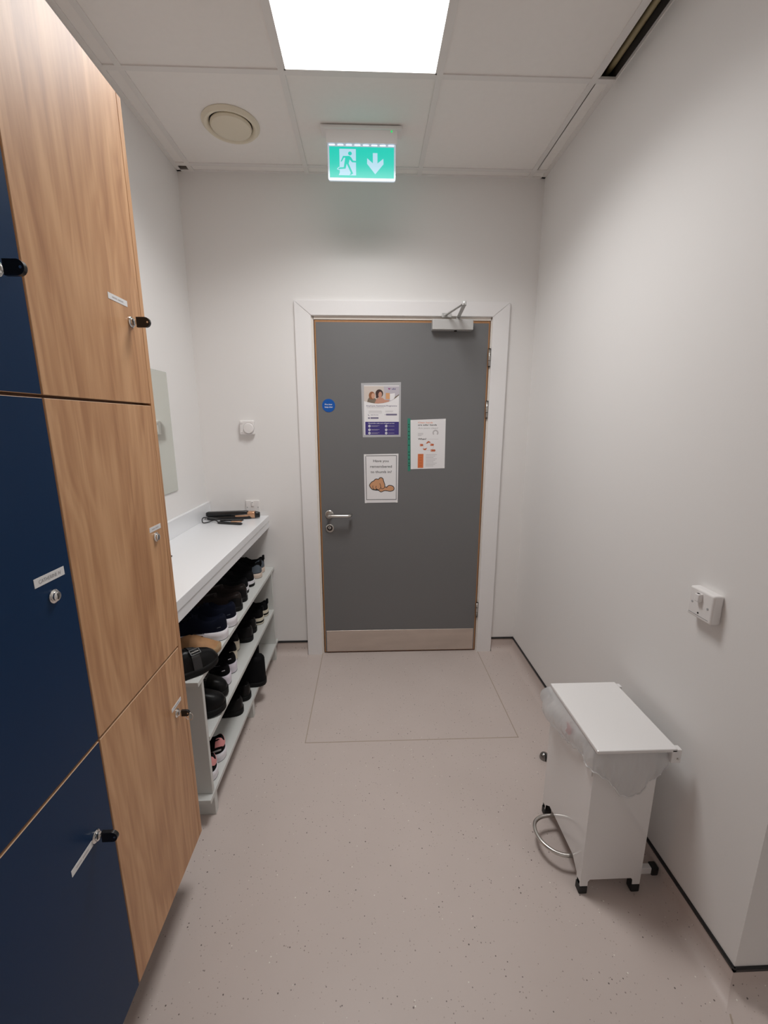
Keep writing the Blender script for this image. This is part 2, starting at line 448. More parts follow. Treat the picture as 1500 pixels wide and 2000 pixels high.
# wall angle
b.box(XL, XL + .022, YB, D, H + .0008, H + .006, 'grid'); b.box(XL, XR, D - .012, D, H + .0008, H + .006, 'grid')
b.box(XR - .022, XR, 1.914, D, H + .0008, H + .006, 'grid'); b.box(XR - .004, XR, YC, 1.914, H - .0, H + .012, 'grid')
obj('ceiling_grid', b, ce)
# the void over the missing strip: slab soffit, dark box sides added to keep it unlit, and a lagged pipe running along it
b = MB(); b.box(.55, .56, .6, 2.0, T1, 3.28, 'void'); b.box(.56, XR, 2.0, 2.01, T1, 3.28, 'void'); b.box(.56, XR, .6, .61, T1, 3.28, 'void'); b.box(.905, XR - .0005, .72, .73, H, T1, 'grid')
b.box(XR - .006, XR, .61, 2.0, H + .012, 3.28, 'void')
obj('ceiling_void', b, ce)
b = MB(); b.tube([(.947, .62, 2.863), (.946, 1.2, 2.862), (.947, 1.99, 2.860)], .0125, 'pipe', 16)
obj('service_pipe', b, ce)

# coved vinyl skirting with black capping
def skirting(name, p0, p1, nrm, outer=False):
    """from p0 to p1 along a wall, nrm points into the room"""
    p0, p1, nrm = Vector(p0), Vector(p1), Vector(nrm); Z = Vector((0, 0, 1))
    prof = [(.045 - .045 * sin(a), .045 - .045 * cos(a)) for a in [i * pi / 2 / 8 for i in range(9)]]
    prof = [(d + .0025, z) for d, z in prof][:]
    prof += [(.0025, .086)]
    dr = (p1 - p0).normalized() * (-1 if outer else 0)
    rows = [[p0 + nrm * d + dr * d + Z * z for d, z in prof], [p1 + nrm * d + Z * z for d, z in prof]]
    b = MB(); b.grid(rows, 'floor')
    if outer: p0 = p0 + dr * .006
    b.prism([(0, .083), (.006, .083), (.006, .091), (.0035, .0945), (0, .0945)], 0, (p1 - p0).length, 'black', (p0, nrm, Z, (p1 - p0).normalized()))
    return struct(obj(name, b))
skirting('baseboard_right', (XR, YC, 0), (XR, D, 0), (-1, 0, 0), True)
skirting('baseboard_return', (XR, YC, 0), (XF, YC, 0), (0, -1, 0), True)
skirting('baseboard_left', (XL, D, 0), (-.417, D, 0), (0, -1, 0))
skirting('baseboard_back', (.816, D, 0), (XR, D, 0), (0, -1, 0))

# architrave
AT = D - .020
def arch():
    b = MB(); prof = lambda x0, x1, z0, z1: None
    ix0, ix1, iz = -.322, .716, 2.106; ox0, ox1, oz = -.415, .813, 2.186
    def piece(q):   # mitred board with eased front edges
        fr = (Vector((0, D, 0)), Vector((1, 0, 0)), Vector((0, 0, 1)), Vector((0, -1, 0)))
        b.prism(q, 0, .016, 'trim', fr)
        cx = sum(p[0] for p in q) / 4; cz = sum(p[1] for p in q) / 4
        b.prism([(x + (.0025 if x < cx else -.0025), z + (.0025 if (z < cz and z > .01) else (-.0025 if z > cz else 0))) for x, z in q], .016, .020, 'trim', fr)
    piece([(ox0, 0), (ix0, 0), (ix0, iz), (ox0, oz)]); piece([(ix1, 0), (ox1, 0), (ox1, oz), (ix1, iz)]); piece([(ix0, iz), (ix1, iz), (ox1, oz), (ox0, oz)])
    return struct(obj('trim_1', b))
arch()

# ------------------------------------------------------------------ the door
LX0, LX1, LZ0, LZ1 = -.306, .706, .008, 2.086
LY = D - .002
door = empty_struct('door_1', ((LX0 + LX1) / 2, D, 0))
b = MB()
b.box(DX0 - .012, DX0 + .0035, D - .004, D + .07, 0, DZ + .012, 'frame'); b.box(DX1 - .0035, DX1 + .012, D - .004, D + .07, 0, DZ + .012, 'frame'); b.box(DX0, DX1, D - .004, D + .07, DZ - .009, DZ + .012, 'frame')
obj('door_frame', b, door)
b = MB(); b.box(LX0, LX1, LY, D + .045, LZ0, LZ1, 'lip', .0015, 1)
leaf = obj('door_leaf', b, door)
b = MB(); b.box(LX0 + .008, LX1 - .008, LY - .0012, LY + .004, LZ0 + .004, LZ1 - .011, 'door', .0006, 1)
obj('laminate_face', b, leaf)
LF = LY - .0012
b = MB(); b.box(-.290, .692, LF - .0016, LF + .001, .012, .163, 'kick', .0006, 1)
for x in (-.27, -.03, .21, .45, .675):
    for z in (.026, .150): b.lathe([(.0035, 0), (.0032, .0008), (.0012, .0012)], 'steel', (x, LF - .0016, z), (0, -1, 0), 12)
obj('kick_plate', b, leaf)
# lever handle
b = MB()
b.lathe([(.026, 0), (.026, .006), (.023, .0085), (.012, .0095)], 'steel', (-.249, LF, .955), (0, -1, 0), 32)
hd = obj('handle_rose', b, leaf)
b = MB()
b.tube([(-.249, LF - .006, .955), (-.249, LF - .040, .955), (-.243, LF - .054, .955), (-.228, LF - .058, .955), (-.15, LF - .058, .955), (-.128, LF - .056, .955), (-.117, LF - .046, .955), (-.115, LF - .022, .955)], .0095, 'steel', 14)
obj('door_handle', b, leaf)
b = MB(); b.lathe([(.026, 0), (.026, .006), (.022, .0085)], 'steel', (-.249, LF, .866), (0, -1, 0), 32)
b.lathe([(.017, .0086), (.017, .0095), (.015, .0096)], 'dark', (-.249, LF, .868), (0, -1, 0), 24)
b.lathe([(.0095, .009), (.0095, .016), (.008, .017)], 'chrome', (-.249, LF, .872), (0, -1, 0), 24)
b.box(-.2505, -.2475, LF - .0178, LF - .016, .867, .878, 'dark')
obj('door_lock', b, leaf)
# hinges
for z in (1.886, 1.591, .30):
    b = MB(); x = LX1 + .002
    b.cyl((x, LF - .006, z - .05), (x, LF - .006, z + .05), .0065, 'steel', n=16)
    for k in (-.05, -.017, .016, .05): b.cyl((x, LF - .006, z + k - .0012), (x, LF - .006, z + k + .0012), .0071, 'dark', n=16)
    b.box(x, x + .012, LF - .004, LF + .001, z - .05, z + .05, 'steel')
    obj('hinge', b, door)
# closer
b = MB(); b.box(.364, .597, LF - .048, LF + .0, 2.030, 2.086, 'alu', .004, 3); b.cyl((.50, LF - .024, 2.030), (.50, LF - .024, 2.024), .008, 'dark')
b.cyl((.514, LF - .025, 2.086), (.514, LF - .025, 2.098), .011, 'alu')
cl = obj('door_closer', b, leaf)
b = MB()
def flat_bar(mb, p0, p1, wd, th, m):
    p0, p1 = Vector(p0), Vector(p1); d = (p1 - p0); a = math.atan2(d.y, d.x)
    mb.box(-wd / 2, d.length + wd / 2, -wd / 2, wd / 2, -th / 2, th / 2, m, min(wd, th) * .3, 2, Matrix.Translation(p0) @ Matrix.Rotation(a, 4, 'Z'))
flat_bar(b, (.514, LF - .025, 2.101), (.490, 2.292, 2.101), .020, .007, 'alu')
flat_bar(b, (.490, 2.292, 2.110), (.440, 2.548, 2.110), .015, .007, 'alu')
b.cyl((.490, 2.292, 2.097), (.490, 2.292, 2.118), .011, 'alu')
obj('closer_arm', b, cl)
b = MB(); b.box(.420, .475, D - .026, D - .018, 2.100, 2.124, 'alu', .002, 2); b.cyl((.440, 2.548, 2.104), (.440, 2.548, 2.117), .009, 'alu'); b.box(.432, .448, 2.545, D - .022, 2.1, 2.113, 'alu', .002, 2)
obj('closer_bracket', b, door)

# ------------------------------------------------------------------ things stuck on the door
# round fire sign
b = MB(); b.lathe([(.0385, 0), (.0385, .0012), (.038, .0016)], 'bluesign', (-.236, LF, 1.614), (0, -1, 0), 40)
a = Art(b, (-.236, LF - .0018, 1.614), scale=.001, **DOORFR)
a.text('Fire door', -22, 22, -3, 7.5, 'whiteink', 1, .02); a.text('keep shut', -23, 23, 12, 7.5, 'whiteink', 1, .02)
tag(obj('fire_door_sign', b), 'small round blue sign on the grey door reading Fire door keep shut', 'sign')

# employee poster in a laminate sleeve
def quad_sheet(b, fr, m, th):
    """fr: four (x, z) corners on the door, going round; th: (back, front) distance off the face"""
    b.prism(fr, th[0], th[1], m, (Vector((0, LF, 0)), Vector((1, 0, 0)), Vector((0, 0, 1)), Vector((0, -1, 0))))
pt = thing('poster', (.075, LF, 1.425), 'laminated poster with photo on top and indigo panel below, highest sheet on grey door', 'poster')
b = MB(); quad_sheet(b, [(-.036, 1.428), (.192, 1.431), (.192, 1.748), (-.043, 1.742)], 'sleeve', (.0002, .0010)); obj('laminate_sleeve', b, pt)
b = MB(); PX0, PZ1 = -.0265, 1.7290; k = .2075 / 1000
fr = dict(origin=(PX0, LF - .0012, PZ1), scale=k, x0=300, y0=190, **DOORFR)
quad_sheet(b, [(PX0, PZ1 - 1450 * k * .955), (PX0 + 1000 * k, PZ1 - 1450 * k * .955), (PX0 + 1000 * k, PZ1), (PX0, PZ1)], 'paper', (.0010, .0012))
fr['uy'] = (0, 0, -.955)
a = Art(b, **fr)
a.poly([(300, 212), (1300, 212), (1300, 470), (1210, 545), (1150, 590), (1080, 630), (1000, 660), (850, 695), (700, 712), (600, 706), (500, 690), (400, 668), (300, 640)], 'beigeph', 1)
a.poly([(860, 212), (1300, 212), (1300, 470), (1210, 545), (1150, 590), (1080, 630), (1000, 660), (900, 685), (890, 450)], 'lavph', 2)
a.poly([(1040, 430), (1180, 410), (1180, 560), (1080, 620), (1040, 620)], 'paper', 3); a.poly([(1150, 588), (1180, 520), (1300, 440), (1300, 470), (1210, 545)], 'cloth', 3)
a.poly([(390, 664), (405, 600), (440, 540), (620, 560), (680, 640), (660, 708), (600, 706), (500, 690)], 'cloth', 3)
a.poly(ellipse(525, 480, 88, 115), 'hair1', 4); a.poly(ellipse(560, 490, 50, 80), 'skin1', 5)
a.poly([(600, 705), (650, 590), (720, 540), (820, 540), (890, 600), (1020, 610), (1020, 652), (850, 695), (700, 712)], 'skin2', 6)
a.poly(ellipse(735, 420, 108, 118), 'hair2', 7); a.poly([(640, 430), (720, 430), (690, 560), (640, 545)], 'hair2', 7.3); a.poly(ellipse(760, 455, 52, 85, rot=.1), 'skin2', 8); a.poly(ellipse(752, 530, 34, 40), 'skin2', 8.2)
a.poly(rect(920, 405, 1035, 580), 'peach', 6.5)
heart = [(1020, 312), (990, 290), (985, 270), (1000, 262), (1020, 275), (1040, 262), (1055, 270), (1050, 290)]
a.poly(heart, 'magenta', 5); a.text('vhi', 1085, 1200, 312, 48, 'purple', 5, .02)
a.text('Employee Assistance Programme', 368, 1245, 795, 38, 'purplebar', 2, .015)
a.poly(rect(375, 825, 870, 836), 'inkpale', 2)
for y, x1 in ((920, 800), (950, 815), (980, 810)): a.poly(rect(430, y, x1, y + 9), 'inkpale', 2)
for y, x1 in ((920, 1140), (950, 1120)): a.poly(rect(910, y, x1, y + 9), 'inkpale', 2)
a.stroke([(415, 1032), (425, 1058), (448, 1068)], 14, 'purplebar', 2); a.text('1800 995 955', 485, 710, 1055, 24, 'purplebar', 2, .01)
a.poly(rect(410, 1115, 465, 1155), 'purplebar', 2); a.poly(rect(482, 1112, 712, 1155), 'purplebar', 2); a.poly(rect(930, 1010, 1245, 1058), 'purplebar', 2); a.poly(ellipse(905, 1035, 10, 12), 'purplebar', 2)
a.poly(rect(330, 1245, 1300, 1635), 'purple', 2)
a.text('We provide a wide range of Expert services', 412, 1170, 1302, 28, 'whiteink', 3, .02)
for y in (1372, 1482, 1582):
    for x in (448, 933):
        a.poly(ellipse(x, y, 33, 38), 'whiteink', 3); a.poly(ellipse(x, y, 12, 14), 'purple', 4)
    a.poly(rect(500, y - 14, 740, y - 7), 'lavph', 3); a.poly(rect(500, y + 6, 690, y + 13), 'lavph', 3); a.poly(rect(985, y - 4, 1170, y + 4), 'lavph', 3)
obj('printed_sheet', b, pt)

# thumb notice
pt = thing('poster', (.074, LF, 1.02), 'white notice with black border and cartoon fist, below the laminated poster on the door', 'poster')
b = MB(); quad_sheet(b, [(-.028, 1.026), (.177, 1.028), (.180, 1.330), (-.031, 1.326)], 'paper', (.0002, .0014))
for (x, z) in ((-.024, 1.321), (.174, 1.324), (-.022, 1.031), (.171, 1.033)):
    b.box(x - .006, x + .006, LF - .0020, LF - .0012, z - .006, z + .006, 'trim')
k = .2085 / 1115
a = Art(b, (-.0305, LF - .0015, 1.3275), scale=k, x0=180, y0=105, **DOORFR)
a.stroke([(235, 158), (1243, 152), (1240, 1607), (255, 1610)], 17, 'ink', 1, True)
a.text('Have you', 485, 985, 362, 78, 'ink', 2, .006); a.text('remembered', 382, 1090, 545, 78, 'ink', 2, .006); a.text('to thumb in?', 395, 1085, 720, 78, 'ink', 2, .006)
fist = [(355, 1120), (380, 1070), (430, 1015), (470, 995), (505, 972), (545, 928), (600, 918), (645, 930), (690, 885), (740, 872), (795, 905), (815, 970), (835, 1030), (862, 1120), (866, 1180), (930, 1182), (975, 1142), (1030, 1132), (1110, 1150), (1160, 1200), (1162, 1270), (1122, 1310), (1030, 1328), (920, 1312), (840, 1310), (740, 1350), (690, 1325), (640, 1295), (560, 1290), (460, 1270), (395, 1215), (362, 1160)]
fist = Art.curve(fist)
a.poly(fist, 'tan', 2); a.stroke(fist, 24, 'ink', 3, True)
for st in ([(468, 1140), (462, 1200), (500, 1262)], [(575, 1150), (570, 1225), (625, 1268)], [(695, 1065), (722, 1150), (725, 1200), (690, 1250)], [(725, 1195), (765, 1245), (830, 1225), (864, 1180)], [(930, 1182), (922, 1215)]): a.stroke(Art.curve(st, False), 16, 'ink', 3.5)
a.poly([(420, 1238), (500, 1262), (560, 1262), (580, 1240), (640, 1268), (725, 1245), (640, 1296), (560, 1290), (460, 1272)], 'ink', 3.3)
obj('printed_sheet', b, pt)

# hand hygiene sheet in a punched pocket
pt = thing('poster', (.353, LF, 1.228), 'white hand hygiene sheet with green punched edge, right-hand notice on grey door', 'poster')
b = MB()
for i, (xa, za, xb, zb) in enumerate(((.232, 1.5365, .243, 1.2265),)):
    b.prism([(.2325, 1.540), (.2505, 1.540), (.2535, 1.224), (.2380, 1.222)], .0002, .0009, 'teal', (Vector((0, LF, 0)), Vector((1, 0, 0)), Vector((0, 0, 1)), Vector((0, -1, 0))))
for t in (.11, .155, .24, .315, .38, .50, .63, .69, .77, .845, .89):
    b.lathe([(.0034, 0), (.0034, .0002)], 'dark', (.2405 + t * .0055, LF - .0009, 1.538 - t * .315), (0, -1, 0), 12)
obj('punched_edge', b, pt)
b = MB(); quad_sheet(b, [(.2560, 1.235), (.4650, 1.240), (.4635, 1.538), (.2510, 1.530)], 'paper', (.0002, .0014))
for (x, z) in ((.258, 1.524), (.457, 1.531), (.262, 1.241), (.459, 1.246)): b.box(x - .006, x + .006, LF - .0020, LF - .0012, z - .006, z + .006, 'trim')
k = .2115 / 1020
a = Art(b, (.2520, LF - .0015, 1.5345), scale=k, x0=240, y0=195, **DOORFR)
a.text('Clean hands', 455, 885, 308, 42, 'pinkink', 1, .02); a.text('are safer hands', 455, 1003, 375, 42, 'ink', 1, .02); a.text('Are yours clean?', 462, 1040, 465, 42, 'inkgrey', 1, 0)
a.poly(rect(455, 590, 610, 604), 'inkpale', 1); a.poly(rect(455, 622, 610, 636), 'inkpale', 1); a.poly(rect(455, 655, 560, 669), 'inkpale', 1)
a.stroke([(970 + 68 * cos(t), 580 + 68 * sin(t)) for t in [pi * .8 + i * pi * 1.4 / 12 for i in range(13)]], 38, 'inkpale', 1)
a.text('When?', 462, 705, 780, 48, 'ink', 1, .025); a.poly(rect(740, 758, 1060, 764), 'inkpale', 1)
a.stroke([(775 + 150 * cos(t), 980 + 110 * sin(t)) for t in [i * pi / 8 for i in range(17)]], 5, 'inkpale', 1)
a.poly([(705, 895), (720, 850), (770, 815), (835, 850), (820, 868), (770, 862), (735, 890)], 'rust', 2)
for (x0, y0, x1, y1) in ((520, 900, 620, 965), (825, 895, 935, 955), (840, 1060, 985, 1122)): a.poly([(x0, y0), (x1 - 18, y0), (x1, (y0 + y1) / 2), (x1 - 18, y1), (x0, y1)], 'rust', 2); a.poly(rect(x0 + 6, y0 + 14, x0 + 30, y1 - 12), 'pinkink', 3)
a.poly([(605, 1030), (660, 1040), (735, 1010), (700, 1078), (640, 1078)], 'rust', 2)
a.poly(rect(465, 1190, 630, 1602), 'orange', 2)
for i in range(5): a.poly(rect(510, 1215 + i * 78, 590, 1228 + i * 78), 'rust', 3)
for i in range(9): a.poly(rect(700, 1205 + i * 42, 1030 - (i % 3) * 50, 1217 + i * 42), 'inkpale', 2)
obj('printed_sheet', b, pt)

# ------------------------------------------------------------------ wall fittings
def screw(b, o, ax, r=.0035):
    b.lathe([(r, 0), (r, .0008), (r * .8, .0012)], 'greyp', o, ax, 12)
# thermostat on the end wall
t = thing('thermostat', (-.7175, D, 1.442), 'small square white thermostat with round dial on the end wall left of the door', 'thermostat')
b = MB(); b.box(-.760, -.675, D - .030, D, 1.445, 1.529, 'plastic', .008, 4); obj('case', b, t)
b = MB(); b.lathe([(.031, 0), (.031, .003), (.027, .008), (.012, .009)], 'plastic', (-.706, D - .030, 1.482), (0, -1, 0), 36)
b.lathe([(.0325, 0), (.0325, .0004)], 'greyp', (-.706, D - .0301, 1.482), (0, -1, 0), 36); obj('dial', b, t)
b = MB(); b.lathe([(.0075, 0), (.007, .003), (.004, .0035)], 'plastic', (-.748, D - .030, 1.515), (0, -1, 0), 18); obj('button', b, t)
b = MB(); b.box(-.752, -.742, D - .0305, D - .0299, 1.456, 1.459, 'greyp'); obj('marking', b, t)
# fused spur on the end wall above the worktop
t = thing('fused_spur', (-.7185, D, .957), 'white fused switch plate low on the end wall behind the hair straightener', 'socket')
b = MB(); b.box(-.761, -.676, D - .010, D, .962, 1.048, 'plastic', .004, 3)
screw(b, (-.751, D - .010, 1.005), (0, -1, 0)); screw(b, (-.686, D - .010, 1.005), (0, -1, 0)); obj('plate', b, t)
b = MB(); b.box(-.726, -.711, D - .016, D - .009, 1.012, 1.040, 'plastic', .002, 2); b.box(-.723, -.714, D - .0165, D - .0155, 1.034, 1.038, 'greyp'); obj('switch', b, t)
# fused spur on the right wall
t = thing('fused_spur', (XR, 1.08, .966), 'white fused switch box on the right-hand wall above the pedal bin', 'socket')
b = MB(); b.box(XR - .030, XR, 1.036, 1.124, .968, 1.054, 'plastic', .006, 4)
screw(b, (XR - .030, 1.108, 1.010), (-1, 0, 0)); screw(b, (XR - .030, 1.052, 1.010), (-1, 0, 0))
b.lathe([(.0028, 0), (.0028, .0006)], 'dark', (XR - .030, 1.082, .985), (-1, 0, 0), 12)
b.box(XR - .0305, XR - .0295, 1.045, 1.116, .9765, .9785, 'greyp'); obj('plate', b, t)
b = MB(); b.box(XR - .042, XR - .028, 1.074, 1.090, 1.020, 1.044, 'plastic', .003, 3); b.box(XR - .0400, XR - .0340, 1.078, 1.086, 1.0435, 1.0445, 'sbrown'); obj('switch', b, t)
# mirror on the left wall
t = thing('wall_mirror', (XL, 1.86, 1.173), 'frameless rectangular mirror on the left wall above the white worktop', 'mirror')
b = MB(); b.box(XL + .0045, XL + .0060, 1.52, 2.197, 1.173, 1.756, 'mirror'); obj('glass', b, t)
b = MB(); b.box(XL, XL + .0045, 1.519, 2.198, 1.172, 1.757, 'mirroredge'); obj('backing', b, t)

# ------------------------------------------------------------------ ceiling fittings
def led_panel(xc, yc, label, beam, spread=138, lamp='lamp'):
    t = thing('ceiling_light', (xc, yc, H), label, 'ceiling light', 'ceiling light panels')
    r = .288
    b = MB()
    for (x0, x1, y0, y1) in ((xc - r, xc + r, yc - r, yc - r + .006), (xc - r, xc + r, yc + r - .006, yc + r), (xc - r, xc - r + .006, yc - r, yc + r), (xc + r - .006, xc + r, yc - r, yc + r)):
        b.box(x0, x1, y0, y1, H - .0005, H + .0046, 'grid')
    obj('frame', b, t)
    b = MB(); b.box(xc - r + .006, xc + r - .006, yc - r + .006, yc + r - .006, H + .0005, H + .0046, lamp); obj('diffuser', b, t)
    # the light the diffuser throws: a downward beam, as a prismatic panel gives
    ld = bpy.data.lights.new('panel_beam', 'AREA'); ld.shape = 'SQUARE'; ld.size = .56; ld.energy = beam; ld.spread = math.radians(spread); ld.color = (1, .99, .98)
    lo = bpy.data.objects.new('panel_beam', ld); C.objects.link(lo); lo.parent = t; lo.location = (0, 0, -.0015)
    return t
led_panel(-.019, 1.614, 'bright square light panel in the ceiling above the corridor', 12.9)
led_panel(-.019, -1.986, 'square light panel in the ceiling behind the photographer', 2.4, 150, 'lampdim')
led_panel(1.781, -.186, 'square light panel in the ceiling of the side area round the corner', 3.4, 150, 'lampdim')
# extract valve
VX, VY = -.602, 2.212
t = thing('air_vent', (VX, VY, H), 'round cream extract valve in the ceiling tile left of the exit sign', 'vent')
b = MB(); b.lathe([(.060, .002), (.092, .004), (.098, -.006), (.104, -.010), (.113, -.010), (.124, .001), (.124, .0045)], 'cream', (VX, VY, H), (0, 0, 1), 48, cap=False); obj('ring', b, t)
b = MB(); b.lathe([(.060, .001), (.088, -.0005), (.089, -.006), (.084, -.014), (.070, -.018), (.035, -.0205), (.005, -.021)], 'cream', (VX, VY + .0, H), (0, 0, 1), 48)
b.lathe([(.0915, .0048), (.0915, .003), (.05, .003)], 'dark', (VX, VY, H), (0, 0, 1), 40); obj('disc', b, t)

# exit sign
EX = -.022; EY = 2.222
t = thing('exit_sign', (EX, EY, 2.60), 'lit green exit sign with running figure and down arrow hanging from the ceiling', 'sign')
b = MB(); b.box(EX - .183, EX + .183, 2.186, 2.262, 2.796, H, 'plastic', .004, 2); obj('base_plate', b, t)
b = MB()
b.prism([(EY - .026, 2.797), (EY + .030, 2.797), (EY + .020, 2.752), (EY - .012, 2.752)], EX - .160, EX + .160, 'plastic', (Vector((0, 0, 0)), Vector((0, 1, 0)), Vector((0, 0, 1)), Vector((1, 0, 0))))
obj('housing', b, t)
b = MB(); b.lathe([(.004, 0), (.003, .002)], 'greenled', (EX + .135, EY - .0255, 2.792), (0, -1, -.2), 12); obj('indicator_light', b, t)
b = MB()
pw, pz0, pz1 = .155, 2.606, 2.752
ol = [(-pw, pz1), (-pw, pz0 + .010)] + [(-pw + .010 - .010 * cos(q), pz0 + .010 - .010 * sin(q)) for q in (pi / 8, pi / 4, 3 * pi / 8)] + [(-pw + .010, pz0), (pw - .010, pz0)] + [(pw - .010 + .010 * sin(q), pz0 + .010 - .010 * cos(q)) for q in (pi / 8, pi / 4, 3 * pi / 8)] + [(pw, pz0 + .010), (pw, pz1)]
b.prism([(EX + x, z) for x, z in ol], -.004, .004, 'acrylic', (Vector((0, EY, 0)), Vector((1, 0, 0)), Vector((0, 0, 1)), Vector((0, -1, 0))))
# print, in units of the crop: green field 370..1090 x 490..860
k = .299 / 735
for un, ux, yy in (((0, -1, 0), (1, 0, 0), EY - .0042), ((0, 1, 0), (-1, 0, 0), EY + .0042)):
    a = Art(b, (EX, yy, 2.6808), ux, (0, 0, -.825), un, k, 730, 672, step=.0002)
    a.poly(rect(368, 492, 1092, 858), 'exitgreen', 1)
    a.poly([(480, 518), (664, 518), (664, 830), (468, 830), (480, 800)], 'exitwhite', 2)
    a.poly(ellipse(598, 571, 21, 23), 'exitgreen', 3)
    a.poly([(520, 602), (592, 600), (612, 618), (632, 655), (664, 658), (664, 676), (620, 674), (594, 642), (582, 690), (625, 795), (632, 805), (612, 822), (590, 828), (604, 800), (560, 692), (546, 752), (470, 758), (480, 738), (526, 734), (545, 622), (530, 622), (505, 668), (492, 668)], 'exitgreen', 3)
    a.stroke([(546, 758), (468, 764), (455, 756), (470, 738), (480, 736)], 9, 'exitwhite', 2.5)
    a.poly([(854, 560), (906, 560), (906, 682), (972, 625), (974, 690), (880, 812), (788, 688), (790, 622), (854, 682)], 'exitwhite', 2)
obj('sign_panel', b, t)
b = MB()
for i in range(8): b.box(EX - .148 + i * .0385, EX - .148 + i * .0385 + .026, EY - .0056, EY - .0042, 2.7465, 2.7495, 'led')
obj('led_strip', b, t)

# ------------------------------------------------------------------ worktop
t = thing('worktop', (-.81, 1.87, 0), 'white worktop along the left wall above the shoe rack', 'counter')
CF = -.626
b = MB(); b.box(XL + .0015, CF, 1.185, D - .0015, .914, .950, 'counter', .002, 2); obj('slab', b, t)
b = MB(); b.box(CF - .020, CF - .0035, 1.185, D - .0015, .872, .9122, 'counter', .001, 1); b.box(XL + .0015, CF - .02, 1.185, D - .0015, .895, .9138, 'counter'); obj('fascia', b, t)
b = MB(); b.box(XL + .0015, XL + .020, 1.185, D - .0015, .950, 1.042, 'counter', .002, 2); obj('upstand', b, t)
b = MB(); b.box(XL + .002, CF - .022, 1.187, 1.205, 0, .895, 'counter', .001, 1); obj('end_panel', b, t)

# ------------------------------------------------------------------ shoe rack
t = thing('shoe_rack', (-.77, 1.94, 0), 'pale grey board shoe rack of three tiers under the white worktop', 'shoe rack')
RX0, RX1, RY0, RY1 = -.935, -.612, 1.352, 2.530
S1, S2, S3 = .615, .350, .110        # shelf tops
bd = .018
b = MB(); b.box(RX0, RX1, RY0, D - .002, S1 - bd, S1, 'rack', .001, 1); obj('shelf', b, t)
b = MB(); b.box(RX0, RX1, 1.404, 2.512, S2 - bd, S2, 'rack', .001, 1); obj('shelf', b, t)
b = MB(); b.box(RX0, RX1, RY0 + .004, D - .002, S3 - bd, S3, 'rack', .001, 1); obj('shelf', b, t)
for y in (1.386, 2.512):
    b = MB(); b.box(RX0, RX1 - .003, y, y + bd, S3, S1 - bd, 'rack', .001, 1); obj('side_panel', b, t)
for y in (1.398, 1.955, 2.50):
    b = MB(); b.box(RX0, RX1 - .003, y, y + bd + .01, 0.0, S3 - bd, 'rack', .001, 1); obj('leg', b, t)

# ------------------------------------------------------------------ shoes
def interp(tab, t):
    for (a, va), (b_, vb) in zip(tab, tab[1:]):
        if a <= t <= b_:
            u = (t - a) / (b_ - a) if b_ > a else 0; return va + (vb - va) * u
    return tab[-1][1]
WID = [(0, .0), (.012, .34), (.035, .54), (.08, .70), (.15, .78), (.28, .80), (.42, .80), (.55, .88), (.68, .99), (.76, 1.), (.84, .93), (.91, .78), (.96, .56), (.988, .32), (1, .0)]
TS = [.004, .012, .024, .04, .065, .10, .14, .18, .23, .29, .35, .41, .46, .50, .55, .61, .67, .73, .79, .85, .90, .94, .965, .985, .996]
ASYM = [(0, 0), (.3, .0), (.55, .015), (.75, .03), (1, .05)]
def cen(t, W, side): return interp(ASYM, t) * W * side
def toe_spring(t, s): return s * max(0, (t - .68) / .32) ** 1.6
def sole_mb(L, W, zs, m, side=1, flare=1.04, band=None, spring=.010, heel_up=0., tread='sole_black', rock=0.):
    """zs: sole thickness table; band: list of (z0 fraction, z1 fraction, material)"""
    b = MB(); ztab = zs if isinstance(zs, list) else [(0, zs), (1, zs * .8)]
    def ring(fz, fw, off=0.):
        r = []
        for sgn, ts in ((1, TS), (-1, TS[::-1])):
            for t in ts:
                hw = interp(WID, t) * W / 2 * fw * flare; z = toe_spring(t, spring) + interp(ztab, t) * fz
                r.append(Vector((cen(t, W, side) + sgn * hw, t * L * 1.0 + (t - .5) * .006, z)))
        return r
    rings = [(0, .95), (.06, .99)]
    cuts = sorted({c for z0, z1, _ in (band or []) for c in (z0, z1)})
    fr = [.06] + [c for c in cuts if .06 < c < 1] + [.55 if not cuts else .97, 1.0]
    fr = sorted(set(fr)); 
    b.grid([ring(0, .95), ring(.06, .99)], tread, closed_u=True, cap0=True)
    for f0, f1 in zip(fr, fr[1:]):
        mm = m
        for z0, z1, bm_ in band or []:
            if z0 <= (f0 + f1) / 2 <= z1: mm = bm_
        bul = lambda f: .99 + .03 * sin(pi * f)
        b.grid([ring(f0, bul(f0)), ring(f1, bul(f1))], mm, closed_u=True, cap1=(f1 == fr[-1]))
    return b, ztab
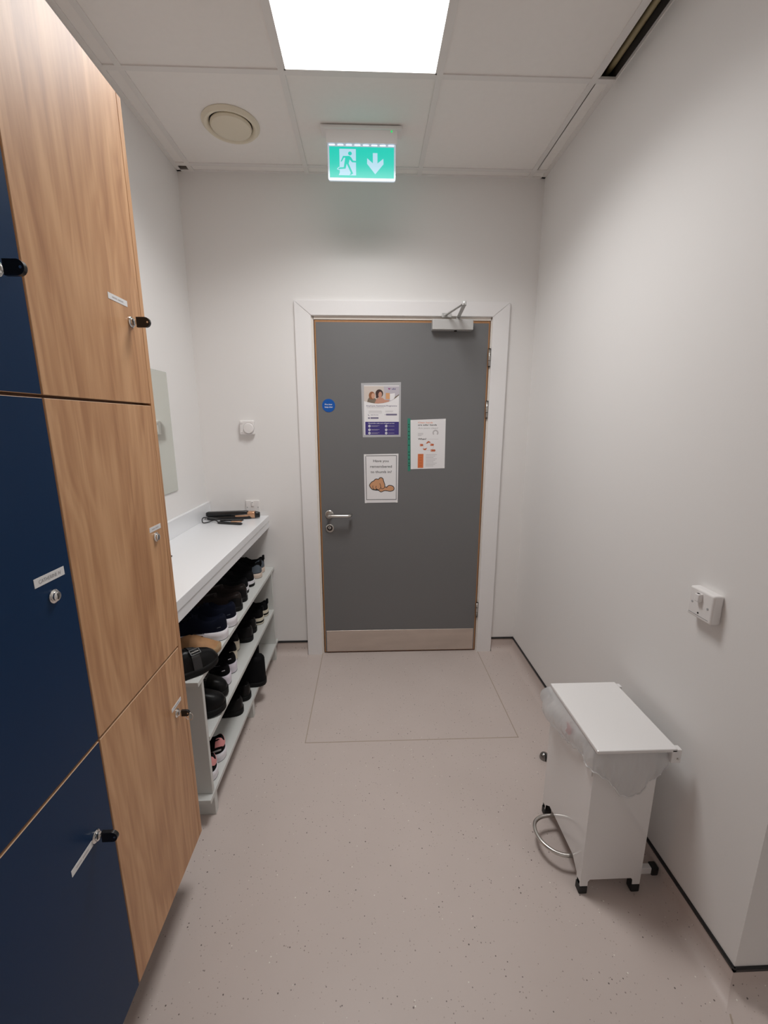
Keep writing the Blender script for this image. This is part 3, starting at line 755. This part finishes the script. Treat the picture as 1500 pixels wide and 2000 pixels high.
def upper_rows(L, W, ztab, htab, open_, spring, side, t0=0., t1=1., s0=0., s1=1., grow=0., lo=0.015, heel_in=0.):
    """rows across the shoe at several stations; the mouth (open_) is sunk to make a hollow"""
    rows = []; N = 17
    ts = [t for t in TS if t0 <= t <= t1]
    if t0 > 0 and t0 not in ts: ts = [t0] + ts
    if t1 < 1 and t1 not in ts: ts = ts + [t1]
    for t in ts:
        zs = interp(ztab, t) + toe_spring(t, spring) - .003; h = interp(htab, t) + toe_spring(t, spring)
        hw = interp(WID, t) * W / 2 * .97 + grow; c = cen(t, W, side); r = []
        is_open = open_ and open_[0] <= t <= open_[1]
        for i in range(N):
            th = pi * i / (N - 1); s = sin(th)
            fz = s ** .62; x = cos(th) * (1 if abs(cos(th)) > .999 else 1) ; x = math.copysign(abs(cos(th)) ** .72, cos(th)) * hw * (1 - .22 * fz)
            z = zs + (h - zs) * fz + (grow if fz > .9 else 0)
            if is_open and 5 <= i <= N - 6:
                e = {5: .93, N - 6: .93, 6: .80, N - 7: .80}.get(i, .66)
                x = math.copysign(abs(x), x) * (.97 if i in (5, N - 6) else .9); z = zs + .012 if i not in (5, N - 6) else h - .004
            fr_ = i / (N - 1); r.append((Vector((c + x, t * L, z)), fz))
        rows.append(r)
    return rows
def upper_mb(L, W, ztab, htab, open_, m, spring=.010, side=1, **kw):
    rows = upper_rows(L, W, ztab, htab, open_, spring, side, **kw)
    b = MB(); b.grid([[p for p, f in r] for r in rows], m, cap0=True, cap1=True); return b
def band_mb(L, W, ztab, htab, m, t0, t1, f0, f1, grow=.0016, spring=.010, side=1, sgns=(1, -1)):
    """a patch lying on the upper: between stations t0..t1 and height fractions f0..f1, wrapped right round"""
    b = MB(); ts = sorted({t0, t1} | {t for t in TS if t0 < t < t1})
    def pt_(t, fz, sgn):
        zs = interp(ztab, t) + toe_spring(t, spring) - .003; h = interp(htab, t) + toe_spring(t, spring)
        s = fz ** (1 / .62); cth = math.sqrt(max(0, 1 - s * s)); hw = interp(WID, t) * W / 2 * .97 + grow
        return Vector((cen(t, W, side) + sgn * cth ** .72 * hw * (1 - .22 * fz), t * L - (grow if t < .05 else 0), zs + (h - zs) * fz))
    fs = [f0 + (f1 - f0) * i / 4 for i in range(5)]
    for sgn in sgns: b.grid([[pt_(t, f, sgn) for f in fs] for t in ts], m)
    if t0 <= .01: b.grid([[pt_(t0, f, 1) for f in fs], [pt_(t0, f, -1) for f in fs]], m)
    return b
SNEAK = [(0, .070), (.03, .092), (.08, .096), (.16, .078), (.30, .074), (.42, .094), (.50, .088), (.62, .070), (.75, .058), (.88, .048), (.95, .040), (1, .024)]
CLOGH = [(0, .050), (.05, .052), (.30, .052), (.42, .088), (.55, .098), (.68, .088), (.80, .074), (.90, .060), (.96, .046), (1, .028)]
SLIP = [(0, .060), (.03, .080), (.08, .086), (.18, .072), (.32, .066), (.46, .080), (.60, .070), (.75, .060), (.88, .050), (.95, .040), (1, .024)]
BOOT = [(0, .15), (.03, .168), (.10, .172), (.25, .172), (.38, .168), (.43, .14), (.50, .105), (.62, .082), (.75, .068), (.88, .056), (.95, .045), (1, .028)]
def shoe(style, name, x, y, z, label, rz=90., group=None, side=1, L=.27, W=.098):
    r = thing(name, (x, y, z + .0008), label, 'shoe', group, math.radians(rz))
    def O(n, b, p=r):
        o = obj(n, b, p, local=True)
        return o
    S = style
    htab = S['h']; zs = S.get('zs', .028); sp = S.get('spring', .010)
    b, ztab = sole_mb(L, W, zs, S['sole'], side, S.get('flare', 1.04), S.get('band'), sp, tread=S.get('tread', 'sole_black')); O('sole', b)
    hh = [(t, h + S.get('hadd', 0)) for t, h in htab]
    up = O('upper', upper_mb(L, W, ztab, hh, S.get('open'), S['upper'], sp, side))
    if S.get('lining'):
        b = MB(); b.prism(ellipse(0, .22 * L, W * .24, L * .15, 20), interp(ztab, .2) + .010, interp(ztab, .2) + .013, S['lining']); O('insole', b)
    for (n, m, t0, t1, f0, f1) in S.get('bands', []):
        for sg in (((1, -1),) if t0 <= .01 else ((1,), (-1,))): O(n, band_mb(L, W, ztab, hh, m, t0, t1, f0, f1, spring=sp, side=side, sgns=sg))
    if S.get('tab'):
        b = MB(); hz = interp(hh, .04); b.box(-.010, .010, -.004, .008, hz - .018, hz + .012, S['tab'], .003, 3); O('pull_tab', b)
    if S.get('laces'):
        b = MB()
        for q in range(4):
            t = .50 + q * .06; hz = interp(hh, t) + .001; c = cen(t, W, side)
            b.tube([(c - .020, t * L, hz - .006), (c, t * L + .004, hz + .002), (c + .020, t * L + .008, hz - .006)], .0028, S['laces'], 6)
        O('laces', b)
    if S.get('buckle'):
        t = .66; b = MB(); rows = []
        for tt in (t - .055, t + .055):
            zz = interp(ztab, tt); h = interp(hh, tt) + .003; hw = interp(WID, tt) * W / 2 * .97 + .003; c = cen(tt, W, side)
            rows.append([Vector((c + math.copysign(abs(cos(a_)) ** .72, cos(a_)) * hw * (1 - .22 * sin(a_) ** .62), tt * L, zz + (h - zz) * sin(a_) ** .62)) for a_ in [pi * i / 16 for i in range(17)]])
        b.grid(rows, S['strap']); st = O('strap', b)
        b = MB(); c = cen(t, W, side); hz = interp(hh, t); bx = S['buckle'] * W * .30
        mt = Matrix.Translation((c + bx, t * L, hz - .004)) @ Matrix.Rotation(math.radians(28 * S['buckle']), 4, 'Y')
        for (x0, x1, y0, y1) in ((-.013, .013, -.019, -.015), (-.013, .013, .015, .019), (-.013, -.009, -.019, .019), (.009, .013, -.019, .019), (-.002, .001, -.015, .015)):
            b.box(x0, x1, y0, y1, .002, .006, 'chrome' if x0 == -.002 else 'blackp', .001, 1, mt)
        O('buckle', b)
        b = MB()
    return r
sneaker_grey = dict(h=SNEAK, open=(.06, .42), upper='sblack', sole='sbeige', zs=.030, bands=[('heel_counter', 'sgrey', .004, .17, .10, .80)], tab='sblack', lining='sblack', laces='sblack', spring=.012)
slipon_band = dict(h=SLIP, open=(.06, .44), upper='sblack', sole='swhite', zs=.034, band=[(.06, .48, 'sole_black'), (.48, .97, 'swhite')], lining='sblack', hadd=.0)
dark_brown = dict(h=SLIP, open=(.06, .44), upper='sbrown', sole='sole_black', zs=.024, lining='sbrown', bands=[('heel_counter', 'sleather', .004, .20, .05, .7)], hadd=.006)
navy = dict(h=SNEAK, open=(.06, .42), upper='snavy', sole='swhite', zs=[(0, .042), (.5, .034), (1, .026)], flare=1.10, lining='snavy', laces='snavy', bands=[('heel_stripe', 'sgrey', .06, .11, .30, .34)], hadd=.012, spring=.014)
clog_tan = dict(h=CLOGH, open=None, upper='stan', sole='scork', zs=.026, strap='stan', buckle=-1, hadd=-.026)
clog_black = dict(h=CLOGH, open=None, upper='sleather', sole='sole_black', zs=.030, strap='sstrap', buckle=1, hadd=.0)
sneak_two = dict(h=SNEAK, open=(.06, .42), upper='sblack', sole='scream', zs=[(0, .040), (1, .032)], band=[(.06, .26, 'scream'), (.26, .56, 'sole_black'), (.56, .97, 'scream')], flare=1.08, lining='sblack', laces='sblack', tab='sblack')
plain_black = dict(h=SLIP, open=(.06, .44), upper='sleather', sole='sole_black', zs=.026, lining='sblack', hadd=.004)
cream_heel = dict(h=SNEAK, open=(.06, .42), upper='sblack', sole='scream', zs=[(0, .046), (.4, .036), (1, .028)], flare=1.06, lining='rosein', laces='sblack', bands=[('heel_counter', 'scream', .004, .09, .0, .30)])
lilac_heel = dict(h=SNEAK, open=(.06, .42), upper='sblack', sole='slilac', zs=[(0, .050), (.4, .040), (1, .030)], flare=1.12, lining='sblack', laces='sblack', bands=[('heel_logo', 'swhite', .05, .10, .55, .62)])
clog_shiny = dict(h=CLOGH, open=None, upper='sleather', sole='sole_black', zs=.034, strap='sstrap', buckle=1, hadd=.012)
boot = dict(h=BOOT, open=(.05, .36), upper='sblack', sole='sole_black', zs=.026, lining='sblack')
pink = dict(h=SNEAK, open=(.06, .42), upper='sblack', sole='swhite', zs=[(0, .038), (.5, .032), (1, .026)], flare=1.10, lining='sblack', laces='sblack', bands=[('heel_counter', 'spink', .004, .11, .50, .97), ('stripe', 'ssilver', .03, .30, .22, .34)], hadd=.008)
pale = dict(h=SLIP, open=(.06, .44), upper='sblack', sole='scream', zs=.022, lining='sblack', laces='scream')

gt, gm, gb = 'shoes on the top shelf of the rack', 'shoes on the middle shelf of the rack', 'shoes on the bottom shelf of the rack'
z = S1
shoe(sneaker_grey, 'trainer', -.652, 2.490, z, 'black trainer with slate grey heel at far end of top shelf, against the end wall', 90, gt, 1, W=.09)
shoe(sneaker_grey, 'trainer', -.645, 2.395, z, 'black trainer with slate grey heel, second from the end wall on top shelf', 89, gt, -1, W=.09)
shoe(slipon_band, 'slip_on_shoe', -.655, 2.265, z, 'black slip-on with white sole band, farther of its pair on the top shelf', 90, gt, 1)
shoe(slipon_band, 'slip_on_shoe', -.660, 2.165, z, 'black slip-on with white sole band, nearer of its pair on the top shelf', 90, gt, -1)
shoe(dark_brown, 'leather_shoe', -.638, 2.060, z, 'dark brown leather shoe on the top shelf, beside the white-banded slip-on', 90, gt, 1)
shoe(dark_brown, 'leather_shoe', -.632, 1.955, z, 'dark brown leather shoe on the top shelf, beside the white-soled navy trainers', 92, gt, -1)
shoe(navy, 'trainer', -.612, 1.800, z, 'navy trainer with chunky white sole on top shelf, farther of its pair', 92, gt, 1, W=.100)
shoe(navy, 'trainer', -.614, 1.680, z, 'navy trainer with chunky white sole on top shelf, next to the tan clog', 92, gt, -1, W=.100)
shoe(clog_tan, 'clog', -.872, 1.545, z, 'tan suede clog on the top shelf between navy trainer and black buckled clog', -86, gt, 1)
shoe(clog_black, 'clog', -.780, 1.295, z, 'black leather clog with buckled strap at the near end of the top shelf', -42, gt, 1)
z = S2
shoe(sneak_two, 'trainer', -.632, 2.438, z, 'black trainer with cream striped sole at the far end of the middle shelf', 89, gm, 1, W=.09)
shoe(sneak_two, 'trainer', -.636, 2.336, z, 'black trainer with cream striped sole, second from the far end of middle shelf', 89, gm, -1, W=.09)
shoe(plain_black, 'slip_on_shoe', -.650, 2.230, z, 'plain black slip-on on the middle shelf beside the striped-sole trainers', 90, gm, 1)
shoe(plain_black, 'slip_on_shoe', -.645, 2.135, z, 'plain black slip-on on the middle shelf beside the cream-heeled trainers', 90, gm, -1)
shoe(cream_heel, 'trainer', -.690, 2.035, z, 'black trainer with cream heel and sole on middle shelf, farther of its pair', 90, gm, 1, W=.084)
shoe(cream_heel, 'trainer', -.672, 1.938, z, 'black trainer with cream heel and sole on middle shelf, nearer of its pair', 90, gm, -1, W=.084)
shoe(lilac_heel, 'trainer', -.645, 1.842, z, 'black trainer with lilac white sole on middle shelf, farther of its pair', 90, gm, 1, W=.084)
shoe(lilac_heel, 'trainer', -.642, 1.746, z, 'black trainer with lilac white sole on middle shelf, beside the shiny black clogs', 90, gm, -1, W=.084)
shoe(clog_shiny, 'clog', -.895, 1.652, z, 'shiny black clog on the middle shelf beside the lilac-soled trainers', -88, gm, 1)
shoe(clog_shiny, 'clog', -.870, 1.520, z, 'shiny black clog at the near end of the middle shelf', -82, gm, -1, W=.104)
z = S3
shoe(pale, 'slip_on_shoe', -.705, 2.400, z, 'black shoe with pale laces at the far end of the bottom shelf', 90, gb, 1, L=.25)
shoe(boot, 'ankle_boot', -.640, 2.222, z, 'tall black ankle boot on the bottom shelf, set back beside its twin', 98, gb, 1, W=.108)
shoe(boot, 'ankle_boot', -.578, 2.098, z, 'tall black ankle boot overhanging the front edge of the bottom shelf', 92, gb, -1, W=.108)
shoe(plain_black, 'slip_on_shoe', -.628, 1.970, z, 'plain black slip-on on the bottom shelf next to the ankle boots', 90, gb, 1)
shoe(plain_black, 'slip_on_shoe', -.635, 1.862, z, 'plain black slip-on on the bottom shelf, nearer of its pair and clear of the boots', 96, gb, -1)
shoe(pink, 'trainer', -.628, 1.575, z, 'black trainer with coral pink heel and white sole on bottom shelf, farther of its pair', 90, gb, 1)
shoe(pink, 'trainer', -.628, 1.472, z, 'black trainer with coral pink heel and white sole, nearest shoe on the bottom shelf', 90, gb, -1)

# ------------------------------------------------------------------ lockers
LZB, LZT, ZG2, ZG1 = .190, 2.248, .874, 1.563
def locker(y0, y1, face, label, locks, end_panel):
    """column of three doors between y0 (near) and y1 (far)"""
    t = thing('locker', (-.78, (y0 + y1) / 2, 0), label, 'locker', 'locker columns')
    b = MB()
    e = .018 if end_panel else 0.
    if end_panel: b.box(XL + .002, XK, y1 - .018, y1, LZB, LZT, 'oak', .0008, 1)
    b.box(XL + .002, XK - .021, y0, y1 - e, LZB + .001, LZT, 'oakdark')
    obj('body', b, t)
    b = MB(); b.box(XL + .002, -.665, y0, y1 - .004, 0, LZB, 'plinth'); obj('plinth', b, t)
    g = .0028; zz = [LZB, ZG2, ZG1, LZT]
    for i in range(3):
        z0 = zz[i] + (g if i else 0); z1 = zz[i + 1] - (g if i < 2 else 0)
        ya, yb = y0 + .0035, y1 - (e + .0012 if end_panel else .0008)
        b = MB(); b.box(XK - .019, XK, ya, yb, z0, z1, face, .0008, 1, face_mats=lambda n: face if abs(n.x) > .9 else 'oakedge')
        d = obj('door', b, t)
        L = locks[2 - i]
        ly, lz = L['at']
        b = MB(); b.lathe([(.0125, 0), (.0125, .002), (.010, .004), (.0085, .0042), (.0085, .007), (.0075, .0076), (.001, .0078)], 'chrome', (XK, ly, lz), (1, 0, 0), 28)
        if not L.get('key'): b.box(XK + .0076, XK + .0081, ly - .0009, ly + .0009, lz - .0055, lz + .0055, 'dark')
        obj('lock', b, d)
        if L.get('key'):
            s = L.get('size', 1.)
            b = MB(); b.box(XK + .006, XK + .020, ly - .0011, ly + .0011, lz - .0045, lz + .0045, 'chrome')
            n = 14; hw = .0115 * s; pts = [(XK + .014, -hw), (XK + .030 * s + .004, -hw)] + [(XK + .030 * s + .004 + hw * sin(q), -hw * cos(q)) for q in [pi * i_ / n for i_ in range(1, n)]] + [(XK + .030 * s + .004, hw), (XK + .014, hw)]
            b.prism(pts, -.0035, .0035, 'blackp', (Vector((0, ly, lz)), Vector((1, 0, 0)), Vector((0, 0, 1)), Vector((0, 1, 0))))
            b.lathe([(.0022, 0), (.0022, .0004)], 'chrome', (XK + .036 * s + .004, ly - .0035, lz), (0, -1, 0), 12)
            if L.get('ring'):
                b.tube([(XK + .034 + .011 * cos(q), ly + .002 * sin(2 * q), lz - .013 + .011 * sin(q)) for q in [2 * pi * i_ / 12 for i_ in range(12)]], .0009, 'chrome', 6, closed=True)
            obj('key', b, d)
        if L.get('tape'):
            a0, a1, tz, th, txt = L['tape']
            b = MB(); b.box(XK, XK + .0006, a0, a1, tz - th / 2, tz + th / 2, 'label')
            # printing: x runs along +y on the door as it is read from the room
            a = Art(b, (XK + .0008, a0, tz), (0, 1, 0), (0, 0, -1), (1, 0, 0), 1.)
            w_ = a1 - a0
            if txt: a.text(txt, w_ * .14, w_ * .86, th * .20, th * .42, 'inkgrey', 1, .0)
            else: a.poly(rect(w_ * .2, -th * .10, w_ * .45, th * .10), 'inkpale', 1); a.poly(rect(w_ * .5, -th * .10, w_ * .78, th * .10), 'inkpale', 1)
            obj('name_label', b, d)
    return t
YK = 1.165; YM = .7745; YN = YM - (YK - YM) + .009
locker(YM, YK, 'oak', 'oak-faced locker column at the far end of the run, beside the shoe rack',
       [dict(at=(1.096, 1.752), key=1, tape=(1.013, 1.088, 1.790, .013, '')), dict(at=(1.094, 1.222), tape=(1.066, 1.124, 1.246, .013, '')), dict(at=(1.094, .691), key=1, size=.8, ring=1, tape=(1.068, 1.126, .716, .012, ''))], True)
locker(YN, YM, 'blue', 'navy blue locker column, nearest in the photo and left of the oak one',
       [dict(at=(.722, 1.749), key=1, size=1.0), dict(at=(.723, 1.215), tape=(.686, .757, 1.252, .016, 'CATHERINE N')), dict(at=(.7215, .691), key=1, tape=(.650, .711, .687, .014, ''))], False)

# ------------------------------------------------------------------ things on the worktop
WZ = .950
def wedge(b, p0, p1, w0, w1, h0, h1, m, zb0=0., zb1=0., bev=.004):
    """tapered bar with rounded corners lying from p0 to p1 (x, y), widths and heights at both ends"""
    p0, p1 = Vector((*p0, 0)), Vector((*p1, 0)); d = (p1 - p0).normalized(); n = Vector((-d.y, d.x, 0)); rows = []
    for t in (0, .04, .35, .7, .96, 1):
        w_ = (w0 + (w1 - w0) * t) * (.8 if t in (0, 1) else 1); h = h0 + (h1 - h0) * t; zb = WZ + .0008 + zb0 + (zb1 - zb0) * t; c = p0.lerp(p1, t); sq = .75 if t in (0, 1) else 1
        r = []
        for i in range(16):
            q = 2 * pi * i / 16; cx, sz = math.copysign(abs(cos(q)) ** .5, cos(q)), math.copysign(abs(sin(q)) ** .5, sin(q))
            r.append(c + n * (cx * w_ / 2) + Vector((0, 0, zb + h / 2 + sz * h / 2 * sq)))
        rows.append(r)
    b.grid(rows, m, closed_u=True, cap0=True, cap1=True)
# large straightener: hinge end to the left, tip by the wall plate
t = thing('hair_straightener', (-.82, 2.49, WZ), 'large black hair straightener with rose gold band, at the back of the worktop', 'hair straightener')
A0, A1 = (-.965, 2.468), (-.668, 2.508)
def along(f, off=0): return (A0[0] + (A1[0] - A0[0]) * f - off * .13, A0[1] + (A1[1] - A0[1]) * f + off)
b = MB(); wedge(b, along(0), along(.80), .040, .040, .030, .022, 'blackp', .018, .026); obj('upper_arm', b, t)
b = MB(); wedge(b, along(.02, -.006), along(.86, -.004), .040, .034, .022, .020, 'blackp', 0, .0005); obj('lower_arm', b, t)
b = MB(); wedge(b, along(.78), along(.93), .040, .040, .042, .040, 'gold', .003, .003); wedge(b, along(.55, -.019), along(.80, -.019), .006, .006, .010, .010, 'gold', .014, .016); obj('gold_band', b, t)
b = MB(); wedge(b, along(.925), along(1.02), .040, .030, .040, .030, 'blackp', .003, .006); obj('end_cap', b, t)
# small straightener in front, with its flex
t = thing('hair_straightener', (-.80, 2.34, WZ), 'slim black hair straightener with rose gold plate, in front of the large one', 'hair straightener')
B0, B1 = (-.865, 2.372), (-.722, 2.335)
b = MB(); wedge(b, B0, B1, .022, .020, .012, .011, 'blackp'); obj('lower_arm', b, t)
B2, B3 = (-.855, 2.385), (-.718, 2.352)
b = MB(); wedge(b, B2, B3, .020, .018, .010, .010, 'blackp', .010, .018); obj('upper_arm', b, t)
b = MB(); wedge(b, (-.785, 2.352), (-.722, 2.338), .014, .014, .006, .007, 'gold', .012, .0145); obj('gold_plate', b, t)
b = MB(); b.tube([(-.863, 2.373, WZ + .006), (-.885, 2.395, WZ + .012), (-.905, 2.400, WZ + .012), (-.925, 2.385, WZ + .0065), (-.945, 2.368, WZ + .0055), (-.955, 2.372, WZ + .012), (-.957, 2.385, WZ + .028), (-.945, 2.400, WZ + .030), (-.90, 2.418, WZ + .018), (-.86, 2.428, WZ + .010), (-.82, 2.430, WZ + .006)], .0032, 'blackp', 8); obj('flex', b, t)
# small dark item of unknown kind, mostly hidden by the locker
b = MB(); wedge(b, (-.925, 1.748), (-.852, 1.764), .012, .008, .010, .006, 'blackp'); tag(obj('small_black_item', b), 'small black item on the white worktop, mostly hidden behind the oak locker', 'small item')

# ------------------------------------------------------------------ pedal bin
BX0, BX1, BY0, BY1, BZ0, BZ1 = .680, .880, 1.066, 1.368, .050, .548
t = thing('pedal_bin', ((BX0 + BX1) / 2, (BY0 + BY1) / 2, 0), 'white metal pedal bin with flat lid against the right-hand wall', 'bin')
b = MB(); th = .0015
def cut_face(n0, n1, lw):    # outline of a side sheet with two legs left at the bottom, rounded inner corners
    return [(n0, .030), (n0 + lw, .030), (n0 + lw, .048), (n0 + lw + .006, .056), (n1 - lw - .006, .056), (n1 - lw, .048), (n1 - lw, .030), (n1, .030), (n1, BZ1), (n0, BZ1)]
for y in (BY0, BY1 - th): b.prism(cut_face(BX0 + th, BX1 - th, .024), 0, th, 'binwhite', (Vector((0, y, 0)), Vector((1, 0, 0)), Vector((0, 0, 1)), Vector((0, 1, 0))))
for x in (BX0, BX1 - th): b.prism([(BY0, .030), (BY0 + .022, .030), (BY0 + .026, .055), (BY0 + .06, .085), (BY1 - .06, .085), (BY1 - .026, .055), (BY1 - .022, .030), (BY1, .030), (BY1, BZ1), (BY0, BZ1)] if x == BX0 else cut_face(BY0, BY1, .024), 0, th, 'binwhite', (Vector((x, 0, 0)), Vector((0, 1, 0)), Vector((0, 0, 1)), Vector((1, 0, 0))))
b.box(BX0 + .002, BX1 - .002, BY0 + .002, BY1 - .002, .088, .091, 'binwhite')
obj('body', b, t)
for x in (BX0, BX1 - .025):
    for y in (BY0, BY1 - .024):
        b = MB(); b.box(x - .002, x + .026, y - .002, y + .025, 0, .030, 'rubber', .003, 2); b.box(x, x + .004, y + .004, y + .02, .028, .045, 'rubber'); obj('foot', b, t)
b = MB(); b.box(.668, .912, 1.040, 1.372, .557, .569, 'binwhite', .003, 2); obj('lid', b, t)
b = MB(); b.box(.895, .925, 1.040, 1.060, .520, .566, 'binwhite', .002, 2); b.box(.895, .925, 1.345, 1.365, .520, .566, 'binwhite', .002, 2); b.box(.880, .925, 1.05, 1.36, .515, .530, 'binwhite', .002, 2); b.lathe([(.004, 0), (.003, .002)], 'steel', (.915, 1.040, .535), (0, -1, 0), 14); obj('hinge_bracket', b, t)
b = MB(); b.tube([(.720, 1.292, .062), (.66, 1.290, .062), (.628, 1.282, .062), (.604, 1.262, .062), (.596, 1.228, .062), (.604, 1.190, .062), (.630, 1.158, .062), (.665, 1.142, .062), (.720, 1.140, .062)], .0068, 'steel', 12); obj('pedal', b, t)
b = MB(); b.box(.875, .945, 1.098, 1.116, .026, .050, 'binwhite', .002, 2); b.box(.940, .9635, 1.094, 1.120, .022, .054, 'rubber', .004, 3); obj('wall_spacer', b, t)

# bag hanging over the rim
def bag():
    b = MB(); per = []
    x0, x1, y0, y1 = BX0 - .004, BX1 + .004, BY0 - .004, BY1 + .004
    def side(pa, pb, n, nrm): 
        for i in range(n): per.append((Vector(pa).lerp(Vector(pb), i / n), Vector(nrm)))
    side((x0, y1, 0), (x0, y0, 0), 60, (-1, 0, 0)); side((x0, y0, 0), (x1, y0, 0), 46, (0, -1, 0)); side((x1, y0, 0), (x1, y1, 0), 40, (1, 0, 0)); side((x1, y1, 0), (x0, y1, 0), 40, (0, 1, 0))
    N = len(per); c = Vector(((x0 + x1) / 2, (y0 + y1) / 2, 0))
    # hem height round the rim: keys at perimeter index
    keys = [(0, .455), (10, .432), (22, .432), (34, .462), (48, .480), (60, .478), (70, .450), (80, .392), (85, .382), (90, .386), (98, .440), (106, .462), (130, .48), (150, .46), (170, .45), (186, .455)]
    bul = [(0, .034), (8, .046), (18, .040), (40, .020), (56, .008), (62, .008), (75, .010), (85, .014), (95, .020), (106, .016), (125, .008), (150, .012), (170, .018), (186, .022)]
    rows = []; R_ = 12; rnd = random.Random(3); ph = [rnd.uniform(0, 6.28) for _ in range(8)]
    for j in range(R_ + 1):
        v = j / R_; row = []
        for i, (p, nn) in enumerate(per):
            z1 = interp(keys, i); z0 = .5535; z = z0 + (z1 - z0) * v
            wr = .0045 * sin(i * .31 + ph[0] + v * 2.6 + sin(i * .11)) + .0028 * sin(i * .83 + ph[1] - v * 4 + 1.3 * sin(i * .17)) + .0016 * sin(i * 1.9 + ph[2] + 6 * v)
            d = .003 + interp(bul, i) * sin(pi * min(1, v * 1.05)) ** .8 + wr * (.25 + v) * 1.0
            # smooth corners
            w_ = 0; nsm = Vector()
            for k_ in range(-5, 6): nsm += per[(i + k_) % N][1]
            nsm.normalize(); q = p + nsm * max(.0025, d)
            if q.x > .958: q.x = .958
            row.append(Vector((q.x, q.y, z + .002 * sin(i * .9 + 2 * v) * v)))
        rows.append(row)
    # turned over the rim into the bin
    inner = [[Vector((p.x - nn.x * .008, p.y - nn.y * .008, .5525 - .05 * q)) for p, nn in per] for q in (2, 1, 0)]
    b.grid(inner + rows, 'bag', closed_u=True)
    # rolled hem, thicker
    hem = [rows[-1][i] for i in range(N)]
    b.tube(hem, .0026, 'hem', 6, closed=True, smooth_pts=False)
    return b
o = tag(obj('bin_bag', bag(), solid=False), 'thin translucent white bag hanging over the rim of the pedal bin', 'bin bag')
b = MB(); b.prism([(1.205, .510), (1.235, .515), (1.228, .495), (1.240, .475), (1.215, .478), (1.202, .492)], -.0012, .0012, 'red', (Vector((.6722, 0, 0)), Vector((0, 1, 0)), Vector((0, 0, 1)), Vector((1, 0, 0))))
tag(obj('scrap_of_paper', b), 'red scrap showing faintly through the bin bag', 'scrap')

# floor door stop behind the bin
t = thing('door_stop', (.798, 1.632, 0), 'small steel half-dome door stop on the floor behind the pedal bin', 'door stop')
b = MB(); b.lathe([(.020, 0), (.021, .004), (.0195, .014), (.015, .023), (.007, .029), (.002, .030)], 'stopsteel', (.798, 1.632, 0), (0, 0, 1), 32); obj('dome', b, t)
b = MB(); b.box(.794, .802, 1.608, 1.632, .003, .030, 'rubber', .002, 2); obj('buffer', b, t)

# ------------------------------------------------------------------ world, camera, view
w = bpy.data.worlds.new('world'); SC.world = w; w.use_nodes = True
w.node_tree.nodes['Background'].inputs[0].default_value = (.05, .05, .05, 1); w.node_tree.nodes['Background'].inputs[1].default_value = .2
cam = bpy.data.cameras.new('camera'); co = bpy.data.objects.new('camera', cam); C.objects.link(co)
r_ = Vector((.99936424, -.03565160, -.00029159)); u_ = Vector((.00776428, .20964697, .97774632)); f_ = Vector((.03479709, .97712697, -.2097905))
mx = Matrix((( r_.x, u_.x, -f_.x, 0), (r_.y, u_.y, -f_.y, 0), (r_.z, u_.z, -f_.z, 1.5195), (0, 0, 0, 1)))
co.matrix_world = mx
cam.sensor_fit = 'VERTICAL'; cam.sensor_height = 24; cam.lens = 820.5 / 2000 * 24; cam.clip_start = .02
SC.camera = co
SC.view_settings.view_transform = 'Standard'; SC.view_settings.look = 'None'; SC.view_settings.gamma = 1; SC.view_settings.exposure = .11; SC.view_settings.use_curve_mapping = False
SC.cycles.use_denoising = True
SC.cycles.max_bounces = 14; SC.cycles.diffuse_bounces = 8; SC.cycles.glossy_bounces = 6; SC.cycles.transparent_max_bounces = 16
SC.cycles.sample_clamp_indirect = 6; SC.cycles.caustics_reflective = False; SC.cycles.caustics_refractive = False
